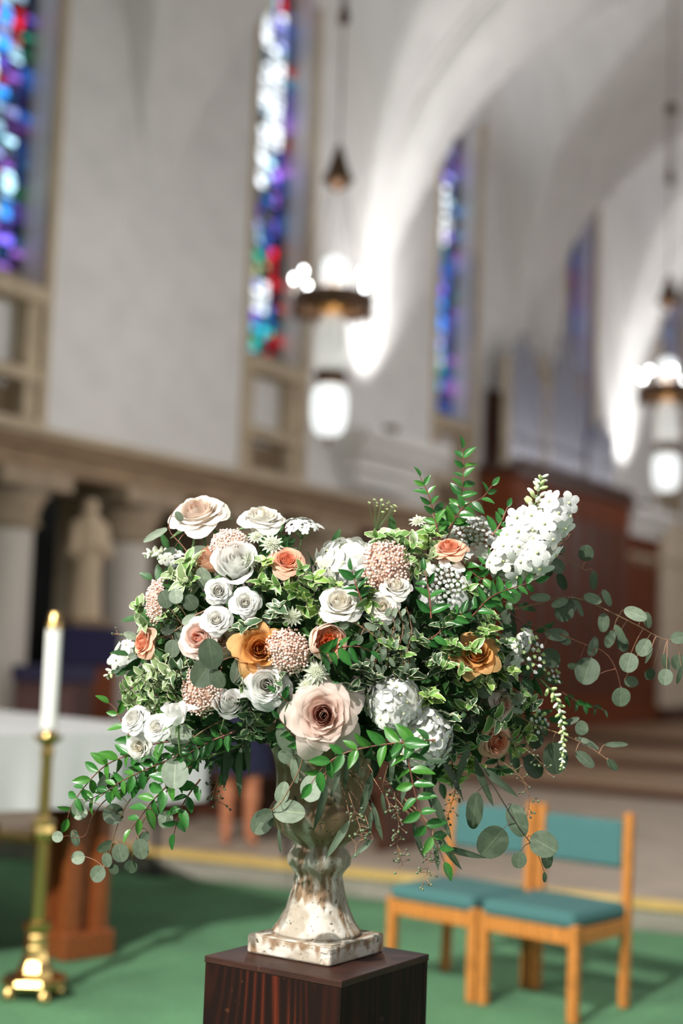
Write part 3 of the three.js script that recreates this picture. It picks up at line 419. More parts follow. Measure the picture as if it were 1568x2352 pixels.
// ---------------------------------------------------------------- plywood pedestal and weathered urn
const PED = V(-1.875, 0, -2.805), PH = 0.86;
{
  const t = thing('plywood_pedestal', 'dark stained plywood pedestal with worn edges under the stone urn', 'pedestal', null, PED), h = 0.185;
  const mp = M(0.6, 0.40, 0.34, { map: rep(tPly, 1.9, 1.1), roughness: 0.6, specularIntensity: 0.25, bumpMap: rep(tPly, 1.9, 1.1), bumpScale: 0.0006 }); const mpb = mp.clone(); mpb.map = rep(tPly, 1.6, 0.9); mpb.map.offset.set(0.37, 0.2); mpb.bumpMap = mpb.map;
  const th = 0.018; part('side_board', box(-h, h, 0, PH - 0.015, h - th, h, 0.0015), mp, t); part('side_board', box(-h, h, 0, PH - 0.015, -h, -h + th, 0.0015), mp, t);
  part('side_board', box(h - th - 0.0005, h - 0.0005, 0, PH - 0.015, -h + th, h - th, 0.001), mpb, t); part('side_board', box(-h, -h + th, 0, PH - 0.015, -h + th, h - th, 0.001), mpb, t);
  part('top_board', box(-h - 0.002, h + 0.002, PH - 0.015, PH, -h - 0.002, h + 0.002, 0.002), M(0.6, 0.52, 0.5, { map: rep(tPlyTop, 2.4), roughness: 0.5, specularIntensity: 0.4 }), t);
}
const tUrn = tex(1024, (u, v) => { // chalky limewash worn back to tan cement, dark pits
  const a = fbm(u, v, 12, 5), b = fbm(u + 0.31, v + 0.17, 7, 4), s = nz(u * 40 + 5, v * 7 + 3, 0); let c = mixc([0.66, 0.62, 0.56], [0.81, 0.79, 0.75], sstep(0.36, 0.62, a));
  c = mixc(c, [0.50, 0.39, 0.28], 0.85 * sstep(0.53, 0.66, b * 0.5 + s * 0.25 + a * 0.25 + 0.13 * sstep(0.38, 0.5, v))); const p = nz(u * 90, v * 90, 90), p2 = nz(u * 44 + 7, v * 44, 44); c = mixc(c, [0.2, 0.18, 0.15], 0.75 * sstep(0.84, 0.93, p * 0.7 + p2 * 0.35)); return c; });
const tUrnB = tex(512, (u, v) => { const a = fbm(u, v, 24, 5), p = sstep(0.78, 0.93, nz(u * 60, v * 60, 60)); const n = a * 0.8 - p * 0.5 + 0.3; return [n, n, n]; }, false);
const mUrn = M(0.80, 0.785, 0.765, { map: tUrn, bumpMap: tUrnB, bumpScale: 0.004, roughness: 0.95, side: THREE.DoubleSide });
const URN = V(-1.895, PH, -2.823);
{
  const t = thing('stone_urn', 'weathered limewashed stone urn on a square foot holding the flowers', 'urn', null, URN);
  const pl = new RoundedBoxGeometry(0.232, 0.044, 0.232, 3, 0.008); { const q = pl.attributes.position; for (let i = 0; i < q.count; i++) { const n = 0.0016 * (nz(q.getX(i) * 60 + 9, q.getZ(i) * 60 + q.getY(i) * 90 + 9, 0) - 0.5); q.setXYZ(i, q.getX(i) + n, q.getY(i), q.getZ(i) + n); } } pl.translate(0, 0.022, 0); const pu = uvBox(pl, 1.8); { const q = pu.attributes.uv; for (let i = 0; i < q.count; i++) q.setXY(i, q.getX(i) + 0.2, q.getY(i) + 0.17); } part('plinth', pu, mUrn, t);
  const prof = [[0.1, 0.044], [0.103, 0.05], [0.099, 0.058], [0.086, 0.078], [0.073, 0.105], [0.063, 0.138], [0.0575, 0.165], [0.057, 0.18], [0.063, 0.19], [0.071, 0.2], [0.0735, 0.213], [0.071, 0.228], [0.064, 0.238], [0.06, 0.246], [0.066, 0.254], [0.084, 0.266], [0.104, 0.283], [0.117, 0.303], [0.121, 0.32], [0.117, 0.336], [0.111, 0.345], [0.108, 0.37], [0.108, 0.4], [0.112, 0.43], [0.122, 0.46], [0.138, 0.49], [0.152, 0.512], [0.157, 0.522], [0.154, 0.53], [0.145, 0.528], [0.13, 0.505], [0.11, 0.47], [0.1, 0.42], [0.096, 0.36], [0.0, 0.33]];
  const pc = new THREE.CatmullRomCurve3(prof.map(([r, y]) => V(r, y, 0)), false, 'centripetal').getPoints(150), SEG = 96;
  const g = new THREE.LatheGeometry(pc.map((p) => new THREE.Vector2(Math.max(p.x, 0), p.y)), SEG), q = g.attributes.position, uv = g.attributes.uv;
  for (let i = 0; i < q.count; i++) { let x = q.getX(i), y = q.getY(i), z = q.getZ(i); const r = Math.hypot(x, z), a = Math.atan2(z, x), k = i % pc.length; let f = 1;
    if (k < 110) { if (y > 0.06 && y < 0.185) f += 0.022 * Math.pow(Math.abs(Math.sin(a * 9)), 0.6) * sstep(0.058, 0.09, y) * (1 - sstep(0.165, 0.185, y)) - 0.012; if (y > 0.2 && y < 0.226) f += 0.03 * Math.sin(a * 11); if (y > 0.255 && y < 0.335) f += 0.018 * Math.abs(Math.sin(a * 8)) - 0.01; }
    f += 0.012 * (nz(a * 6 + 20, y * 60, 0) - 0.5); q.setXYZ(i, x * f, y, z * f); uv.setXY(i, a / 6.283, y * 1.8); } g.computeVertexNormals();
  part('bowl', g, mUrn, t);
  const foam = thing('floral_foam', 'block of dark green floral foam inside the urn mouth', 'foam', null, URN.clone().add(V(0, 0.4, 0)));
  part('foam_block', lathe([[0, -0.06], [0.09, -0.05], [0.1, 0.03], [0.11, 0.1], [0.09, 0.15], [0, 0.17]], 20), M(0.02, 0.045, 0.02, { roughness: 1 }), foam);
}

// ---------------------------------------------------------------- flower arrangement
const Z0 = 3.3, BC = [745, 1520], BR = [545, 400], BD = 0.30;      // heart of the arrangement (over the urn), half extents in pixels, depth radius in metres
const SC = Z0 / FPX;                                               // metres per pixel there
const MOUTH = URN.clone().add(V(0, 0.5, 0));
function surf(px, py, lift = 0) {
  const nx = (px - BC[0]) / BR[0], ny = (py - BC[1]) / BR[1], r2 = nx * nx + ny * ny, t = Math.sqrt(Math.max(0, 1 - r2));
  return { p: at(px, py, Z0 - BD * t - lift), n: cdir(nx * 0.95, -ny * 0.95 + 0.12, t * 0.95 + 0.18), t };
}
const quatTo = (d, spin = 0) => new THREE.Quaternion().setFromUnitVectors(V(0, 1, 0), d).multiply(new THREE.Quaternion().setFromAxisAngle(V(0, 1, 0), spin));
function leafQ(dir, nrm) { const y = dir.clone().normalize(), z = nrm.clone().addScaledVector(y, -nrm.dot(y)); if (z.lengthSq() < 1e-6) z.set(y.z, y.x, y.y).addScaledVector(y, -(y.z * y.x + y.x * y.y + y.y * y.z)); z.normalize(); const x = y.clone().cross(z); return new THREE.Quaternion().setFromRotationMatrix(new THREE.Matrix4().makeBasis(x, y, z)); }

const petalM = (r, g, b, tr = 0.28) => M(r, g, b, { roughness: 0.72, transmission: tr, thickness: 0, side: THREE.DoubleSide, specularIntensity: 0.35 });
const leafMat = (r, g, b, rough = 0.45, tr = 0.18, o = {}) => M(r, g, b, { roughness: rough, transmission: tr, thickness: 0, side: THREE.DoubleSide, specularIntensity: 0.8, ...o });
const mStem = M(0.10, 0.17, 0.055, { roughness: 0.6 }), mStemRed = M(0.17, 0.06, 0.035, { roughness: 0.55 }), mStemTan = M(0.24, 0.13, 0.07, { roughness: 0.6 }), mStemDark = M(0.045, 0.03, 0.022, { roughness: 0.6 });

// petal: cupped patch around the +Y axis facing +Z. unit radius
function petalGeo(o) {
  const { rt, h, half, curl = 0, roll = 0, notch = 0, point = 0, wob = 0.03, seed = 1, r0 = 0.1, nu = 10, nv = 8, bow = 0.5, y0 = 0 } = o; const R = RNG(seed), ph = R() * 6, P = [], U = [], I = [];
  for (let j = 0; j <= nv; j++) for (let i = 0; i <= nu; i++) {
    const u = i / nu * 2 - 1, v0 = j / nv, top = 1 - 0.3 * Math.pow(Math.abs(u), 2.6) - notch * Math.exp(-u * u * 16) + point * Math.exp(-u * u * 10), v = v0 * top;
    const wide = Math.pow(Math.sin(Math.min(1, v0 * 0.82 + 0.1) * Math.PI / 2 * 1.12), 0.8); const a = u * half * wide;
    let r = lerp(r0, rt, Math.pow(v, bow)), y = y0 + h * (0.1 + 0.9 * v); const c = Math.max(0, v - 0.55) / 0.45, cc = c * c; r += curl * cc + roll * cc * c; y -= curl * 0.55 * cc * c + roll * 1.1 * cc * cc;
    r += wob * Math.sin(u * 5 + ph) * v * v + wob * 0.5 * Math.sin(u * 11 + ph * 2) * v * v * v; r += 0.06 * u * u * v * (curl > 0.1 ? -1 : 0.4); y += wob * 0.8 * Math.sin(u * 7 + ph * 1.7) * v * v;
    P.push(r * Math.sin(a), y, r * Math.cos(a)); U.push(i / nu, v0); }
  for (let j = 0; j < nv; j++) for (let i = 0; i < nu; i++) { const a = j * (nu + 1) + i; I.push(a, a + 1, a + nu + 1, a + 1, a + nu + 2, a + nu + 1); }
  const g = new THREE.BufferGeometry(); g.setAttribute('position', new THREE.Float32BufferAttribute(P, 3)); g.setAttribute('uv', new THREE.Float32BufferAttribute(U, 2)); g.setIndex(I); g.computeVertexNormals(); return g;
}
// a bloom style is a list of whorls: [count, petal options, colour layer 0 outer .. 2 heart]
const STYLE = {
  open: [[4, { rt: 0.84, h: 0.78, half: 0.98, curl: 0.05, roll: 0.34, wob: 0.03, bow: 0.3 }, 0], [4, { rt: 0.78, h: 0.86, half: 0.98, curl: 0.03, roll: 0.28, wob: 0.03, bow: 0.3 }, 0], [4, { rt: 0.7, h: 0.93, half: 1.0, curl: 0.0, roll: 0.22, wob: 0.03, bow: 0.28 }, 0], [4, { rt: 0.62, h: 0.98, half: 1.0, curl: -0.01, roll: 0.17, bow: 0.28, wob: 0.025 }, 1], [4, { rt: 0.53, h: 1.01, half: 1.0, curl: -0.02, roll: 0.14, bow: 0.28, wob: 0.02 }, 1], [3, { rt: 0.47, h: 1.03, half: 1.25, curl: -0.02, roll: 0.11, bow: 0.28, wob: 0.02 }, 1], [3, { rt: 0.37, h: 1.04, half: 1.3, curl: -0.03, roll: 0.08, bow: 0.28, wob: 0.015 }, 1], [3, { rt: 0.28, h: 1.05, half: 1.4, curl: -0.03, bow: 0.28, wob: 0.012 }, 2], [3, { rt: 0.19, h: 1.05, half: 1.45, curl: -0.03, bow: 0.28, wob: 0.01, r0: 0.05 }, 2], [2, { rt: 0.1, h: 1.04, half: 1.9, curl: -0.02, bow: 0.35, wob: 0.005, r0: 0.03 }, 2]],
  flare: [[5, { rt: 0.94, h: 0.6, half: 0.85, curl: 0.14, roll: 0.34, point: 0.05, wob: 0.045, bow: 0.5 }, 0], [5, { rt: 0.86, h: 0.72, half: 0.85, curl: 0.1, roll: 0.14, point: 0.05, wob: 0.04, bow: 0.46 }, 0], [5, { rt: 0.74, h: 0.82, half: 0.85, curl: 0.1, roll: 0.08, bow: 0.42, wob: 0.03 }, 0], [4, { rt: 0.62, h: 0.9, half: 0.95, curl: 0.05, roll: 0.14, bow: 0.38 }, 1], [4, { rt: 0.51, h: 0.95, half: 1.0, curl: 0.02, roll: 0.11, bow: 0.34 }, 1], [4, { rt: 0.41, h: 0.98, half: 1.05, curl: 0.0, roll: 0.08, bow: 0.32 }, 1], [3, { rt: 0.32, h: 1.0, half: 1.3, curl: -0.02, bow: 0.3, wob: 0.02 }, 2], [3, { rt: 0.235, h: 1.01, half: 1.4, curl: -0.03, bow: 0.3, wob: 0.015 }, 2], [3, { rt: 0.155, h: 1.01, half: 1.5, curl: -0.03, bow: 0.3, wob: 0.01, r0: 0.05 }, 2], [2, { rt: 0.08, h: 1.0, half: 1.9, curl: -0.02, bow: 0.4, wob: 0.005, r0: 0.03 }, 2]],
  cup: [[4, { rt: 0.84, h: 0.95, half: 1.0, curl: 0.06, roll: 0.34, wob: 0.04, bow: 0.27 }, 0], [4, { rt: 0.78, h: 1.05, half: 1.0, curl: 0.02, roll: 0.27, wob: 0.035, bow: 0.27 }, 0], [4, { rt: 0.7, h: 1.13, half: 1.0, curl: -0.02, roll: 0.2, bow: 0.26 }, 0], [4, { rt: 0.61, h: 1.18, half: 1.05, curl: -0.04, roll: 0.16, bow: 0.26 }, 0], [4, { rt: 0.52, h: 1.21, half: 1.05, curl: -0.05, roll: 0.12, bow: 0.26 }, 1], [3, { rt: 0.44, h: 1.23, half: 1.3, curl: -0.05, roll: 0.08, bow: 0.26, wob: 0.02 }, 1], [3, { rt: 0.33, h: 1.24, half: 1.35, curl: -0.05, bow: 0.26, wob: 0.015 }, 1], [3, { rt: 0.22, h: 1.24, half: 1.45, curl: -0.04, bow: 0.26, wob: 0.01 }, 2], [3, { rt: 0.12, h: 1.23, half: 1.5, curl: -0.03, bow: 0.3, wob: 0.008, r0: 0.05 }, 2]],
  star: [[5, { rt: 0.9, h: 0.56, half: 0.8, curl: 0.18, roll: 0.12, point: 0.08, wob: 0.035, bow: 0.5 }, 0], [4, { rt: 0.8, h: 0.66, half: 0.85, curl: 0.14, roll: 0.1, point: 0.06, bow: 0.42 }, 0], [4, { rt: 0.62, h: 0.84, half: 0.95, curl: 0.06, roll: 0.06, point: 0.06, bow: 0.38 }, 1], [4, { rt: 0.48, h: 0.92, half: 1.05, curl: 0.02, roll: 0.03, bow: 0.34 }, 1], [3, { rt: 0.36, h: 0.96, half: 1.3, curl: 0.0, bow: 0.32, wob: 0.02 }, 1], [3, { rt: 0.25, h: 0.98, half: 1.4, curl: -0.02, bow: 0.3, wob: 0.015 }, 2], [3, { rt: 0.15, h: 0.98, half: 1.5, curl: -0.03, bow: 0.3, wob: 0.01, r0: 0.05 }, 2], [2, { rt: 0.07, h: 0.97, half: 1.9, curl: -0.02, bow: 0.4, wob: 0.005, r0: 0.03 }, 2]],
  garden: [[6, { rt: 0.97, h: 0.98, half: 0.85, curl: -0.2, wob: 0.02, bow: 0.26 }, 0], [6, { rt: 0.92, h: 1.03, half: 0.82, curl: -0.26, wob: 0.02, bow: 0.26 }, 0], [6, { rt: 0.82, h: 1.03, half: 0.7, curl: -0.2, notch: 0.06, wob: 0.04, bow: 0.28 }, 0], [7, { rt: 0.66, h: 0.98, half: 0.5, notch: 0.12, wob: 0.06, bow: 0.3 }, 1], [7, { rt: 0.52, h: 0.98, half: 0.6, notch: 0.1, wob: 0.06, bow: 0.3 }, 1], [6, { rt: 0.36, h: 0.96, half: 0.7, notch: 0.1, wob: 0.06, bow: 0.3 }, 2], [6, { rt: 0.22, h: 0.95, half: 0.8, wob: 0.05, bow: 0.3 }, 2], [4, { rt: 0.1, h: 0.94, half: 1.1, wob: 0.03, bow: 0.4, r0: 0.04 }, 2]],
  bud: [[3, { rt: 0.82, h: 1.2, half: 1.1, curl: 0.08, roll: 0.12, point: 0.07, wob: 0.04, bow: 0.32 }, 0], [3, { rt: 0.7, h: 1.42, half: 1.15, curl: -0.03, roll: 0.1, point: 0.05, bow: 0.3 }, 0], [3, { rt: 0.58, h: 1.52, half: 1.2, curl: -0.12, roll: 0.08, bow: 0.3 }, 0], [3, { rt: 0.45, h: 1.56, half: 1.3, curl: -0.1, roll: 0.04, bow: 0.3 }, 1], [3, { rt: 0.32, h: 1.57, half: 1.4, curl: -0.08, bow: 0.3, wob: 0.02 }, 1], [3, { rt: 0.2, h: 1.56, half: 1.5, curl: -0.06, bow: 0.3, wob: 0.01 }, 1]],
  tulip: [[3, { rt: 0.78, h: 1.5, half: 0.85, curl: 0.34, roll: 0.08, point: 0.18, wob: 0.05, bow: 0.3 }, 0], [3, { rt: 0.66, h: 1.6, half: 0.95, curl: 0.05, point: 0.14, wob: 0.04, bow: 0.3 }, 0], [3, { rt: 0.5, h: 1.55, half: 1.1, curl: -0.15, bow: 0.3 }, 1]],
};
const styleGeo = {};
for (const s in STYLE) styleGeo[s] = STYLE[s].map(([n, o], k) => [0, 1].map((v) => petalGeo({ ...o, seed: 31 * k + 7 * v + s.length })));
const calyxGeo = (() => { const l = [lathe([[0.01, -0.12], [0.1, -0.08], [0.14, 0.02], [0.1, 0.1]], 10)]; for (let k = 0; k < 5; k++) { const g = petalGeo({ rt: 0.5, h: 0.42, half: 0.2, curl: 0.2, point: 0.4, nu: 2, nv: 4, wob: 0, y0: -0.04, bow: 0.6 }); g.rotateY(k * 1.2566); l.push(g); } return merge(l); })();
const mCalyx = leafMat(0.12, 0.22, 0.07, 0.6);
const HUE = {
  white: [[0.86, 0.84, 0.79], [0.86, 0.83, 0.76], [0.85, 0.80, 0.70]], snow: [[0.87, 0.865, 0.845], [0.87, 0.86, 0.83], [0.86, 0.84, 0.79]],
  ivoryblush: [[0.87, 0.81, 0.74], [0.86, 0.75, 0.66], [0.84, 0.66, 0.54]], quicksand: [[0.78, 0.655, 0.585], [0.77, 0.59, 0.51], [0.66, 0.40, 0.33]],
  peach: [[0.86, 0.55, 0.40], [0.85, 0.44, 0.29], [0.84, 0.36, 0.21]], palepeach: [[0.86, 0.62, 0.46], [0.86, 0.58, 0.42], [0.84, 0.5, 0.32]],
  toffee: [[0.76, 0.43, 0.17], [0.74, 0.37, 0.11], [0.66, 0.27, 0.055]], juliet: [[0.84, 0.68, 0.57], [0.86, 0.58, 0.40], [0.90, 0.34, 0.12]], blush: [[0.86, 0.74, 0.68], [0.85, 0.66, 0.58], [0.84, 0.52, 0.42]] };
const hueM = {}; for (const k in HUE) hueM[k] = HUE[k].map((c) => petalM(...c, 0.48));

function stemTo(head, dir, parent, r = 0.002, mat = mStem, pull = 0.5) { // stem from the back of a head down to the urn mouth, in the thing's own frame
  const inv = parent.matrixWorld.clone().invert(); const a = head.clone(), d = dir.clone(); const L = a.distanceTo(MOUTH); const m1 = a.clone().addScaledVector(d, -L * 0.16), end = MOUTH.clone().add(V(rr(-0.05, 0.05), rr(-0.06, 0.0), rr(-0.05, 0.05)));
  const m2 = m1.clone().lerp(end, 0.55).add(V(0, 0.02, 0)); const pts = [a, m1, m2, end].map((p) => p.clone().applyMatrix4(inv)); part('stem', tube(pts, r, 16, 5), mat, parent);
}
function place(name, label, cat, group, p, q, s) { const t = thing(name, label, cat, group, p); t.quaternion.copy(q); t.scale.setScalar(s); t.updateMatrixWorld(true); return t; }
// rose: pixel centre, radius in pixels, style, hue, facing tilt added to the surface normal (right, up, towards)
function rose(px, py, rpx, style, hue, label, o = {}) {
  const { face = null, lift = 0, name = 'rose', cat = 'rose' } = o; const s = surf(px, py, lift); const dir = face ? cdir(...face) : s.n; const R = rpx * 1.1 * (Z0 - BD * s.t) / FPX;
  const hgt = STYLE[style][0][1].h * 0.55; const base = s.p.clone().addScaledVector(dir, -hgt * R); const t = place(name, label, cat, null, base, quatTo(dir, rr(0, 6)), R);
  STYLE[style].forEach(([n, po, layer], k) => { const off = k * 0.62 + rr(0, 0.4); for (let i = 0; i < n; i++) { const m = part('petal', styleGeo[style][k][i % 2], hueM[hue][layer], t); m.rotation.set(rr(-0.05, 0.05), off + i * 6.2832 / n + rr(-0.1, 0.1), rr(-0.05, 0.05)); } });
  part('calyx', calyxGeo, mCalyx, t); t.updateMatrixWorld(true); stemTo(base.clone().addScaledVector(dir, -0.05 * R), dir, t, 0.0026 / R); return t;
}

const RIMU = [-1, -0.82, -0.7, 0, 0.7, 0.82, 1];
// leaves: base at origin, along +Y, face +Z
function leafGeo({ l = 1, w = 0.5, tip = 1, fold = 0.12, bend = 0.15, wave = 0, wn = 5, nu = 4, nv = 8, round = 0.5, rim = null, seed = 1, ell = 0 }) {
  const P = [], U = [], I = [], C = [], R = RNG(seed), ph = R() * 6;
  for (let j = 0; j <= nv; j++) { const v = (1 - Math.cos(Math.PI * j / nv)) / 2; let prof = ell ? Math.sqrt(Math.max(0, 4 * Math.pow(v, ell) * (1 - Math.pow(v, ell)))) : Math.pow(Math.max(0, Math.sin(Math.PI * Math.pow(v, round))), 0.75); if (tip < 1) prof *= 1; prof = prof * (1 - tip * 0.35 * v) / (1 - 0.2 * tip); for (let i = 0; i <= nu; i++) { const u = rim ? RIMU[i] : i / nu * 2 - 1, au = Math.abs(u); const x = u * w * 0.5 * prof * l, y = v * l; let z = fold * au * w * l * prof - bend * l * v * v; z += wave * l * Math.sin(v * wn * 6.283 + ph + (u > 0 ? 1.3 : 0)) * au * au; const ex = wave * 0.5 * l * Math.sin(v * wn * 9 + ph) * au * Math.sign(u); P.push(x + ex * (prof > 0.1 ? 1 : 0), y, z); U.push(i / nu, v); if (rim) { const edge = au > 0.75 || j === nv ? 1 : 0; const c = edge ? rim[1] : rim[0]; C.push(...c); } } }
  for (let j = 0; j < nv; j++) for (let i = 0; i < nu; i++) { const a = j * (nu + 1) + i; I.push(a, a + 1, a + nu + 1, a + 1, a + nu + 2, a + nu + 1); }
  const g = new THREE.BufferGeometry(); g.setAttribute('position', new THREE.Float32BufferAttribute(P, 3)); g.setAttribute('uv', new THREE.Float32BufferAttribute(U, 2)); if (rim) g.setAttribute('color', new THREE.Float32BufferAttribute(C, 3)); g.setIndex(I); g.computeVertexNormals(); return g;
}
const leafTex = (base, vein, n) => tex(128, (u, v) => { const mid = Math.exp(-Math.pow((u - 0.5) / 0.02, 2)); const side = Math.pow(Math.max(0, Math.cos((v * 9 - Math.abs(u - 0.5) * 7) * 6.283)), 14) * 0.35; const b = 0.88 + 0.2 * (fbm(u, v, 6, 4) - 0.5); return mixc(base.map((c) => c * b), vein, Math.min(1, mid * 0.8 + side * n)); });
const tGloss = leafTex([0.86, 0.9, 0.84], [1, 1, 0.9], 0.3), tEuc = leafTex([0.84, 0.88, 0.84], [1, 1, 0.95], 0.8);
const mMyrtle = [leafMat(0.055, 0.23, 0.045, 0.3, 0.2, { map: tGloss }), leafMat(0.035, 0.16, 0.035, 0.3, 0.2, { map: tGloss }), leafMat(0.10, 0.32, 0.05, 0.32, 0.25, { map: tGloss })];
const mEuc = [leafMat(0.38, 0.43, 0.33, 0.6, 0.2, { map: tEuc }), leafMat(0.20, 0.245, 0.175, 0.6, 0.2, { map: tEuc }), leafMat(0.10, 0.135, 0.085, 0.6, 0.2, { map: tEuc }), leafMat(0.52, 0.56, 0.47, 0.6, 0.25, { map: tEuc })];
const mPitt = M(1, 1, 1, { vertexColors: true, roughness: 0.4, transmission: 0.2, thickness: 0, side: THREE.DoubleSide });
const mDeep = [leafMat(0.06, 0.165, 0.05, 0.45, 0.15, { map: tGloss }), leafMat(0.075, 0.19, 0.055, 0.45, 0.15, { map: tGloss }), leafMat(0.052, 0.145, 0.048, 0.5, 0.15, { map: tGloss })];
const gMyrtle = [1, 2, 3].map((s) => leafGeo({ w: 0.46, fold: 0.2, bend: 0.1 + 0.06 * s, round: 0.92, tip: 0.9, nu: 4, nv: 7, seed: s }));
const gEuc = [[0.95, 0.72], [0.8, 0.78], [0.6, 0.8], [0.42, 0.85], [0.24, 0.9]].map(([w, r], s) => leafGeo({ w, fold: 0.06, bend: 0.06 + 0.03 * s, ell: 0.92 + 0 * r, tip: -0.1, wave: 0.012, wn: 2, nu: 6, nv: 10, seed: s + 11 }));
const gWillow = [1, 2].map((s) => leafGeo({ w: 0.15, fold: 0.1, bend: 0.12 * s, round: 0.9, tip: 1, nu: 4, nv: 10, wave: 0.01, wn: 1.5, seed: s }));
const gDeep = [1, 2].map((s) => leafGeo({ w: 0.5, fold: 0.1, bend: 0.2, round: 0.85, tip: 0.8, nu: 4, nv: 7, wave: 0.015, wn: 2, seed: s }));
const PITC = [[[0.13, 0.27, 0.06], [0.66, 0.70, 0.40]], [[0.24, 0.40, 0.08], [0.68, 0.74, 0.38]], [[0.045, 0.10, 0.04], [0.60, 0.60, 0.42]], [[0.22, 0.30, 0.13], [0.64, 0.66, 0.46]]];
const gPitt = PITC.map((rim) => [1, 2, 3].map((s) => leafGeo({ w: 0.62, fold: 0.14, bend: 0.2 + 0.1 * s, round: 0.8, tip: 0.35, wave: 0.04, wn: 2.6 + s * 0.5, nu: 6, nv: 9, rim, seed: s + 3 })));

// a path of pixels with depth offsets towards the camera (metres, from the plane of the urn axis)
const pathPts = (pts) => pts.map(([x, y, d = 0.2]) => at(x, y, Z0 - d));
function stemGeo(pts, r0, r1, seg = 18) { const c = new THREE.CatmullRomCurve3(pts), g = new THREE.TubeGeometry(c, seg, 1, 5, false), p = g.attributes.position; for (let i = 0; i <= seg; i++) { const o = c.getPointAt(i / seg), r = lerp(r0, r1, i / seg); for (let k = 0; k <= 5; k++) { const q = i * 6 + k; p.setXYZ(q, o.x + (p.getX(q) - o.x) * r, o.y + (p.getY(q) - o.y) * r, o.z + (p.getZ(q) - o.z) * r); } } g.computeVertexNormals(); return g; }
function local(t, geo) { return geo.translate(-t.position.x, -t.position.y, -t.position.z); }
function addLeaf(t, geo, mat, base, dir, nrm, len, name = 'leaf') { const m = part(name, geo, mat, t); m.position.copy(base).sub(t.position); m.quaternion.copy(leafQ(dir, nrm)); m.scale.setScalar(len); return m; }
// glossy leafy branch: leaves in two rows along the stem
function leafyBranch(pts, len, label, o = {}) {
  const { gap = 0.55, from = 0.12, mats = [0, 0, 1, 2], stem = mStemRed, geos = gMyrtle, lib = mMyrtle, group = 'glossy green leafy branches in the arrangement', name = 'leafy_branch', spread = 55, r = 0.0022, droop = 0, facing = 0.9 } = o;
  const P = pathPts(pts), c = new THREE.CatmullRomCurve3(P), L = c.getLength(), t = thing(name, label, 'branch', group, P[0].clone()); part('stem', local(t, stemGeo(P, r, r * 0.45, 24)), stem, t);
  const l = len * SC * 0.93, n = Math.max(3, Math.round(L * (1 - from) / (l * gap)));
  for (let k = 0; k <= n; k++) { const u = Math.min(0.999, from + (1 - from) * k / n), b = c.getPointAt(u), tg = c.getTangentAt(u), nr = cdir(rr(-0.6, 0.6), rr(-0.2, 0.7), facing), side = tg.clone().cross(nr).normalize(); for (const s of k === n ? [0] : [1, -1]) { if (k !== n && rnd() < 0.04) continue; const a = (s ? rr(spread - 16, spread + 12) : 5) * RAD; const d = tg.clone().multiplyScalar(Math.cos(a)).addScaledVector(side, s * Math.sin(a)).add(cdir(0, 0, 1).multiplyScalar(rr(-0.15, 0.35))).add(V(0, -droop * rr(0.5, 1), 0)); const f = nr.clone().add(cdir(rr(-0.5, 0.5), rr(-0.3, 0.5), 0).multiplyScalar(0.7)); addLeaf(t, geos[(rnd() * geos.length) | 0], lib[mats[(rnd() * mats.length) | 0]], b, d, f, l * rr(0.75, 1.12) * lerp(1.05, 0.8, u)); } }
  return t;
}
// eucalyptus: traced stem and each round leaf by its centre, length, width, tip angle in the picture, tone
function eucalyptus(pts, leaves, label, o = {}) {
  const { stem = mStemTan, r = 0.0019, group = 'silver dollar eucalyptus stems in the arrangement' } = o; const P = pathPts(pts), c = new THREE.CatmullRomCurve3(P), t = thing('eucalyptus_branch', label, 'branch', group, P[0].clone()); const geos = [stemGeo(P, r, r * 0.5, 24)];
  const samp = []; for (let i = 0; i <= 60; i++) { const q = i / 60, w = c.getPointAt(q); const v = w.clone().sub(CP).applyQuaternion(CQ.clone().invert()); samp.push([784 + FPX * v.x / -v.z, 1176 - FPX * v.y / -v.z, -v.z, w]); }
  for (const [cx, cy, ln, wd, ang, tone = 1, tilt = 0] of leaves) { const a = ang * RAD, bx = cx - Math.cos(a) * ln / 2, by = cy + Math.sin(a) * ln / 2; let best = samp[0], bd = 1e9; for (const s of samp) { const d = (s[0] - bx) ** 2 + (s[1] - by) ** 2; if (d < bd) { bd = d; best = s; } }
    const Z = best[2] + rr(-0.02, 0.02), b = at(bx, by, Z), l = ln * Z / FPX; geos.push(stemGeo([best[3], best[3].clone().lerp(b, 0.5).add(V(0, 0.004, 0)), b], 0.0009, 0.0007, 5));
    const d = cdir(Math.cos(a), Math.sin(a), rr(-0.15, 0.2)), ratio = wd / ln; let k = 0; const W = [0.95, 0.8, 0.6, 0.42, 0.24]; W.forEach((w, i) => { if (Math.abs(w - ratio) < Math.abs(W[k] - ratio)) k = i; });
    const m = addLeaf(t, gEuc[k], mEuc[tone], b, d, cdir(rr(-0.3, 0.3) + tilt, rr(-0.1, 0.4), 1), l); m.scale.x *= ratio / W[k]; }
  part('stem', local(t, mergeGeometries(geos.map((g) => clean(g)))), stem, t); return t;
}
